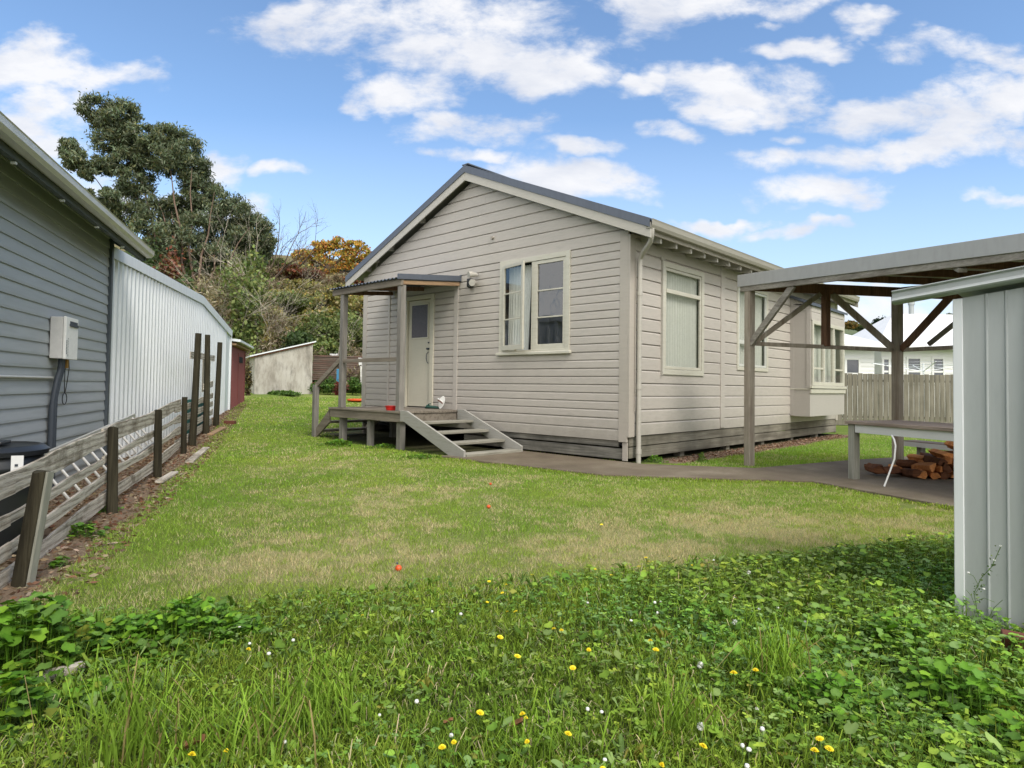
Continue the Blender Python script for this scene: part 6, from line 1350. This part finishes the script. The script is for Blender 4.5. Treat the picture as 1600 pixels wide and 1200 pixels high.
mallow(1025, 722, 0.16, 0.10, 120, 'small weed beside the downpipe', 516, (0.008, 0.016)); mallow(1096, 722, 0.08, 0.16, 60, 'upright weed against the foundation boards', 517, (0.008, 0.016))
# tussocks
def tussock(px, py, n, hgt, lab, seed, spread=0.05):
    rng = np.random.default_rng(seed); d = ray(px, py); c = CAMP+d*((0-CAMP[2])/d[2]); q = rng.normal(size=(n, 2))*spread; x, y = c[0]+q[:, 0], c[1]+q[:, 1]
    col = np.array([0.20, 0.33, 0.035])*rng.uniform(0.6, 1.4, (n, 1)); col = np.where((rng.random(n) < 0.08)[:, None], np.array([0.35, 0.28, 0.12]), col)
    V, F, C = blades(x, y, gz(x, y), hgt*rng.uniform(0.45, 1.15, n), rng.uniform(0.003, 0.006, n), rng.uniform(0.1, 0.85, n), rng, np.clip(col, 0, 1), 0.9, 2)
    t = thing('grass_tussock', lab, 'tussock', (c[0], c[1], 0)); raw_mesh('blades', V, F, M['grassblade'], C, parent=t)
tussock(1215, 1080, 170, 0.30, 'tall arching grass tussock among the ground cover on the right', 600); tussock(1060, 1155, 120, 0.18, 'smaller grass tussock lower and left of the arching one', 601)
tussock(490, 1150, 200, 0.24, 'bright long grass tussock left of centre at the bottom', 602, 0.09); tussock(200, 1200, 150, 0.34, 'tallest grass tussock in the lower left foreground', 603, 0.07); tussock(350, 1190, 160, 0.24, 'yellowish grass tussock between the two bottom left ones', 604, 0.09)
tussock(840, 1190, 120, 0.16, 'short grass tussock at the bottom centre', 605, 0.08); tussock(985, 915, 90, 0.10, 'small grass tuft on the mowing line right of centre', 606, 0.05)
# soil litter along the fence and by the house
rngL = np.random.default_rng(321)
x, y, a, b = sample(1.5, 22, lambda a: -2.3+0*a, lambda a: -1.02-0.03*(a-4), 16000, rngL); col = pal(rngL, len(x), [(0.24, 0.17, 0.11), (0.15, 0.09, 0.055), (0.36, 0.29, 0.20), (0.20, 0.10, 0.06)], 0.35)
x2 = rngL.uniform(0.02, 0.55, 2600); y2 = rngL.uniform(0.8, 9.4, 2600); x = np.concatenate([x, x2]); y = np.concatenate([y, y2]); col = np.concatenate([col, pal(rngL, 2600, [(0.22, 0.12, 0.08), (0.38, 0.26, 0.19), (0.12, 0.06, 0.04)], 0.3)])
V, F, C = leaf_cloud(np.stack([x, y, gz(x, y)+rngL.uniform(0.0, 0.018, len(x))], 1), 0.045, 0.4, col, rngL, 0, 1.4)
o = raw_mesh('leaf_litter', V, F, M['leaf'], C); tag(o, 'dry leaf and bark litter on the bare soil', 'litter', kind='stuff')

# ------------------------------------------------------------------ flowers
def gpos(px, py, z=0.0):
    d = ray(px, py); return CAMP+d*((z-CAMP[2])/d[2])
def dandelion(loc, h=0.11, r=0.0125):
    t = thing('dandelion', 'yellow dandelion flower on a thin stem in the grass', 'dandelion', loc, 'yellow dandelions in the grass'); m = MB(); x, y, z = loc
    m.tube([(x, y, z), (x+0.004, y, z+h*0.6), (x, y+0.003, z+h)], 0.0014, 5); m.build('stem', M['stem'], t)
    m = MB()
    for ring, (n, ro, zz) in enumerate(((16, 1.0, 0.0), (13, 0.72, 0.003), (8, 0.4, 0.005))):
        for k in range(n):
            a = 2*math.pi*(k+0.5*ring)/n; c, s = math.cos(a), math.sin(a); w_ = 0.16*r; R_ = ro*r
            m.add([(x-s*w_*0.4, y+0.003+c*w_*0.4, z+h+zz), (x+c*R_*0.7-s*w_, y+0.003+s*R_*0.7+c*w_, z+h+zz+0.003), (x+c*R_, y+0.003+s*R_, z+h+zz+0.001), (x+c*R_*0.7+s*w_, y+0.003+s*R_*0.7-c*w_, z+h+zz+0.003), (x+s*w_*0.4, y+0.003-c*w_*0.4, z+h+zz)], [(0, 1, 2, 3, 4)])
    m.build('flower_head', M['petal'], t); return t
def daisy(loc, h=0.05, r=0.0065):
    t = thing('clover_flower', 'small white clover flower in the grass', 'flower', loc, 'small white flowers in the grass'); m = MB(); x, y, z = loc
    m.tube([(x, y, z), (x, y, z+h)], 0.0011, 4); m.build('stem', M['stem'], t)
    m = MB(); m.lathe([(0.3*r, 0), (0.9*r, 0.3*r), (r, 0.6*r), (0.75*r, 1.0*r), (0.15*r, 1.15*r)], (x, y, z+h-0.4*r), 9); m.build('flower_head', M['petalw'], t, smooth=True); return t
DL = [(1180, 1046), (1150, 1055), (1288, 1152), (1270, 1177), (1287, 1165), (872, 1145), (735, 1108), (712, 1150), (693, 1165), (828, 1118), (840, 1152), (824, 1126), (932, 1193), (913, 1008), (1025, 1005), (1020, 1013), (802, 1022), (873, 985), (880, 984), (770, 990), (798, 956), (813, 955), (757, 939), (789, 925), (792, 914), (765, 906), (832, 898), (567, 961), (369, 1017),
      (335, 1180), (275, 1189), (931, 889), (946, 896), (955, 898), (1012, 871), (1077, 882), (966, 915), (1227, 889), (1195, 900), (1078, 1163), (1410, 845), (1440, 864), (1347, 853), (940, 818), (1372, 843), (1045, 870), (1005, 1186), (895, 1035)]
d0 = None
for i, (px, py) in enumerate(DL):
    near = py > 980; h = random.uniform(0.09, 0.13) if near else random.uniform(0.04, 0.07); p = gpos(px, py, h); rs2 = 1.0 if near else 0.9
    if i == 0: d0 = dandelion((p[0], p[1], 0.0), 0.11)
    sc = h/0.11; rsc = random.uniform(0.6, 1.2)*rs2
    if i == 0: continue
    dup(d0, (p[0], p[1], 0.0), random.uniform(0, 6), (rsc, rsc, sc), rot=(random.uniform(-.3, .3), random.uniform(-.3, .3), random.uniform(0, 6)))
WL = [(1115, 878), (1217, 894), (1250, 897), (1271, 903), (1284, 886), (1185, 888), (1215, 902), (1063, 930), (1073, 928), (1023, 942), (1032, 940), (1048, 941), (1027, 958), (986, 970), (918, 942), (1148, 934), (1137, 935), (1186, 952), (1215, 950), (1258, 972), (1252, 913), (374, 981), (390, 1006), (420, 1022), (458, 1001), (445, 1160), (1191, 1140), (1160, 1166), (1170, 1172), (1167, 1198), (945, 1188), (918, 1109), (705, 1150), (651, 1097), (593, 1118), (940, 1113), (1300, 890), (1420, 887), (1475, 912), (1183, 1108), (720, 960), (675, 956)]
w0 = None
for i, (px, py) in enumerate(WL):
    h = random.uniform(0.05, 0.09) if py > 940 else 0.04; p = gpos(px, py, h)
    if i == 0: w0 = daisy((p[0], p[1], 0.0), 0.05); continue
    s = random.uniform(0.8, 1.25); dup(w0, (p[0], p[1], 0.0), 0, (s, s, h/0.05))
for i, (px, py, lab) in enumerate(((1094, 1039, 'dandelion seed clock in the grass right of centre'), (1170, 895, 'dandelion seed clock on the mowing line'), (1148, 972, 'dandelion seed clock among long leaves'), (1095, 1135, 'pale spent dandelion head low in the foreground'))):
    p = gpos(px, py, 0.10); t = thing('seed_clock', lab, 'seed head', (p[0], p[1], 0)); m = MB(); m.tube([(p[0], p[1], 0), (p[0], p[1], 0.10)], 0.0015, 5); m.build('stem', M['stem'], t)
    m = MB(); rg = random.Random(i)
    for k in range(160):
        v = Vector((rg.gauss(0, 1), rg.gauss(0, 1), rg.gauss(0, 1))).normalized(); c = Vector((p[0], p[1], 0.10)); e = v.cross(Vector((0.3, 0.5, 0.8))).normalized()*0.0016; m.add([c+v*0.003, c+v*0.012+e, c+v*0.012-e], [(0, 1, 2)])
    m.build('seeds', M['fluff'], t)
for i, (px, py, lab, s) in enumerate(((300, 1165, 'brown curled dead leaf in the long grass at lower left', 0.035), (808, 1132, 'dark dead leaf curled in the grass at bottom centre', 0.025), (700, 1128, 'small dead leaf in the foreground grass', 0.015))):
    p = gpos(px, py, 0.07); m = MB(); vs = []
    for j in range(5):
        for k in range(4): u_, v_ = j/4-0.5, k/3-0.5; vs.append((p[0]+u_*2*s*rt[0]+v_*s*fw[0], p[1]+u_*2*s*rt[1]+v_*s*fw[1], 0.07+0.8*s*(v_*v_*2+0.4*math.sin(u_*4))))
    m.add(vs, [(j*4+k, j*4+k+1, j*4+k+5, j*4+k+4) for j in range(4) for k in range(3)]); o = m.build('dead_leaf', M['deadleaf'], loc=(p[0], p[1], 0.07)); o.modifiers.new('s', 'SOLIDIFY').thickness = 0.001; tag(o, lab, 'leaf')
# wiry weed climbing the shed wall
rng = np.random.default_rng(888); m = MB(); p = gpos(1528, 985, 0.0); base = (4.70, -4.235, 0.02)
st = thing('shepherds_weed', 'wiry flowering weed growing up the garden shed wall', 'weed', base)
stalk = [(4.70, -4.235, 0.0), (4.67, -4.24, 0.08), (4.66, -4.25, 0.16), (4.69, -4.26, 0.24), (4.73, -4.27, 0.30), (4.765, -4.28, 0.40)]
m.tube(stalk, 0.0018, 5)
for (a, b) in (((4.67, -4.24, 0.08), (4.63, -4.25, 0.17)), ((4.66, -4.25, 0.15), (4.70, -4.27, 0.19)), ((4.68, -4.255, 0.2), (4.64, -4.26, 0.25)), ((4.66, -4.25, 0.12), (4.74, -4.26, 0.14)), ((4.70, -4.235, 0.02), (4.77, -4.27, 0.16))): m.tube([a, ((a[0]+b[0])/2, a[1]-0.01, (a[2]+b[2])/2+0.02), b], 0.0012, 4)
m.build('stems', M['stem'], st)
n_ = 60; k = rng.random(n_); P_ = np.array([np.interp(k*5, range(6), [s[j] for s in stalk]) for j in range(3)]).T+rng.normal(0, 0.012, (n_, 3)); P_[:, 1] = np.minimum(P_[:, 1], -4.235); V, F, C = leaf_cloud(P_, 0.016, 0.6, pal(rng, n_, [(0.09, 0.16, 0.04), (0.14, 0.2, 0.07)]), rng); raw_mesh('leaves', V, F, M['leaf'], C, parent=st)
m = MB()
for q in ((4.765, -4.28, 0.40), (4.74, -4.27, 0.33), (4.70, -4.27, 0.19), (4.64, -4.26, 0.25)): m.lathe([(0.002, 0), (0.006, 0.003), (0.005, 0.007), (0.001, 0.008)], q, 7)
m.build('flowers', M['petalw'], st)
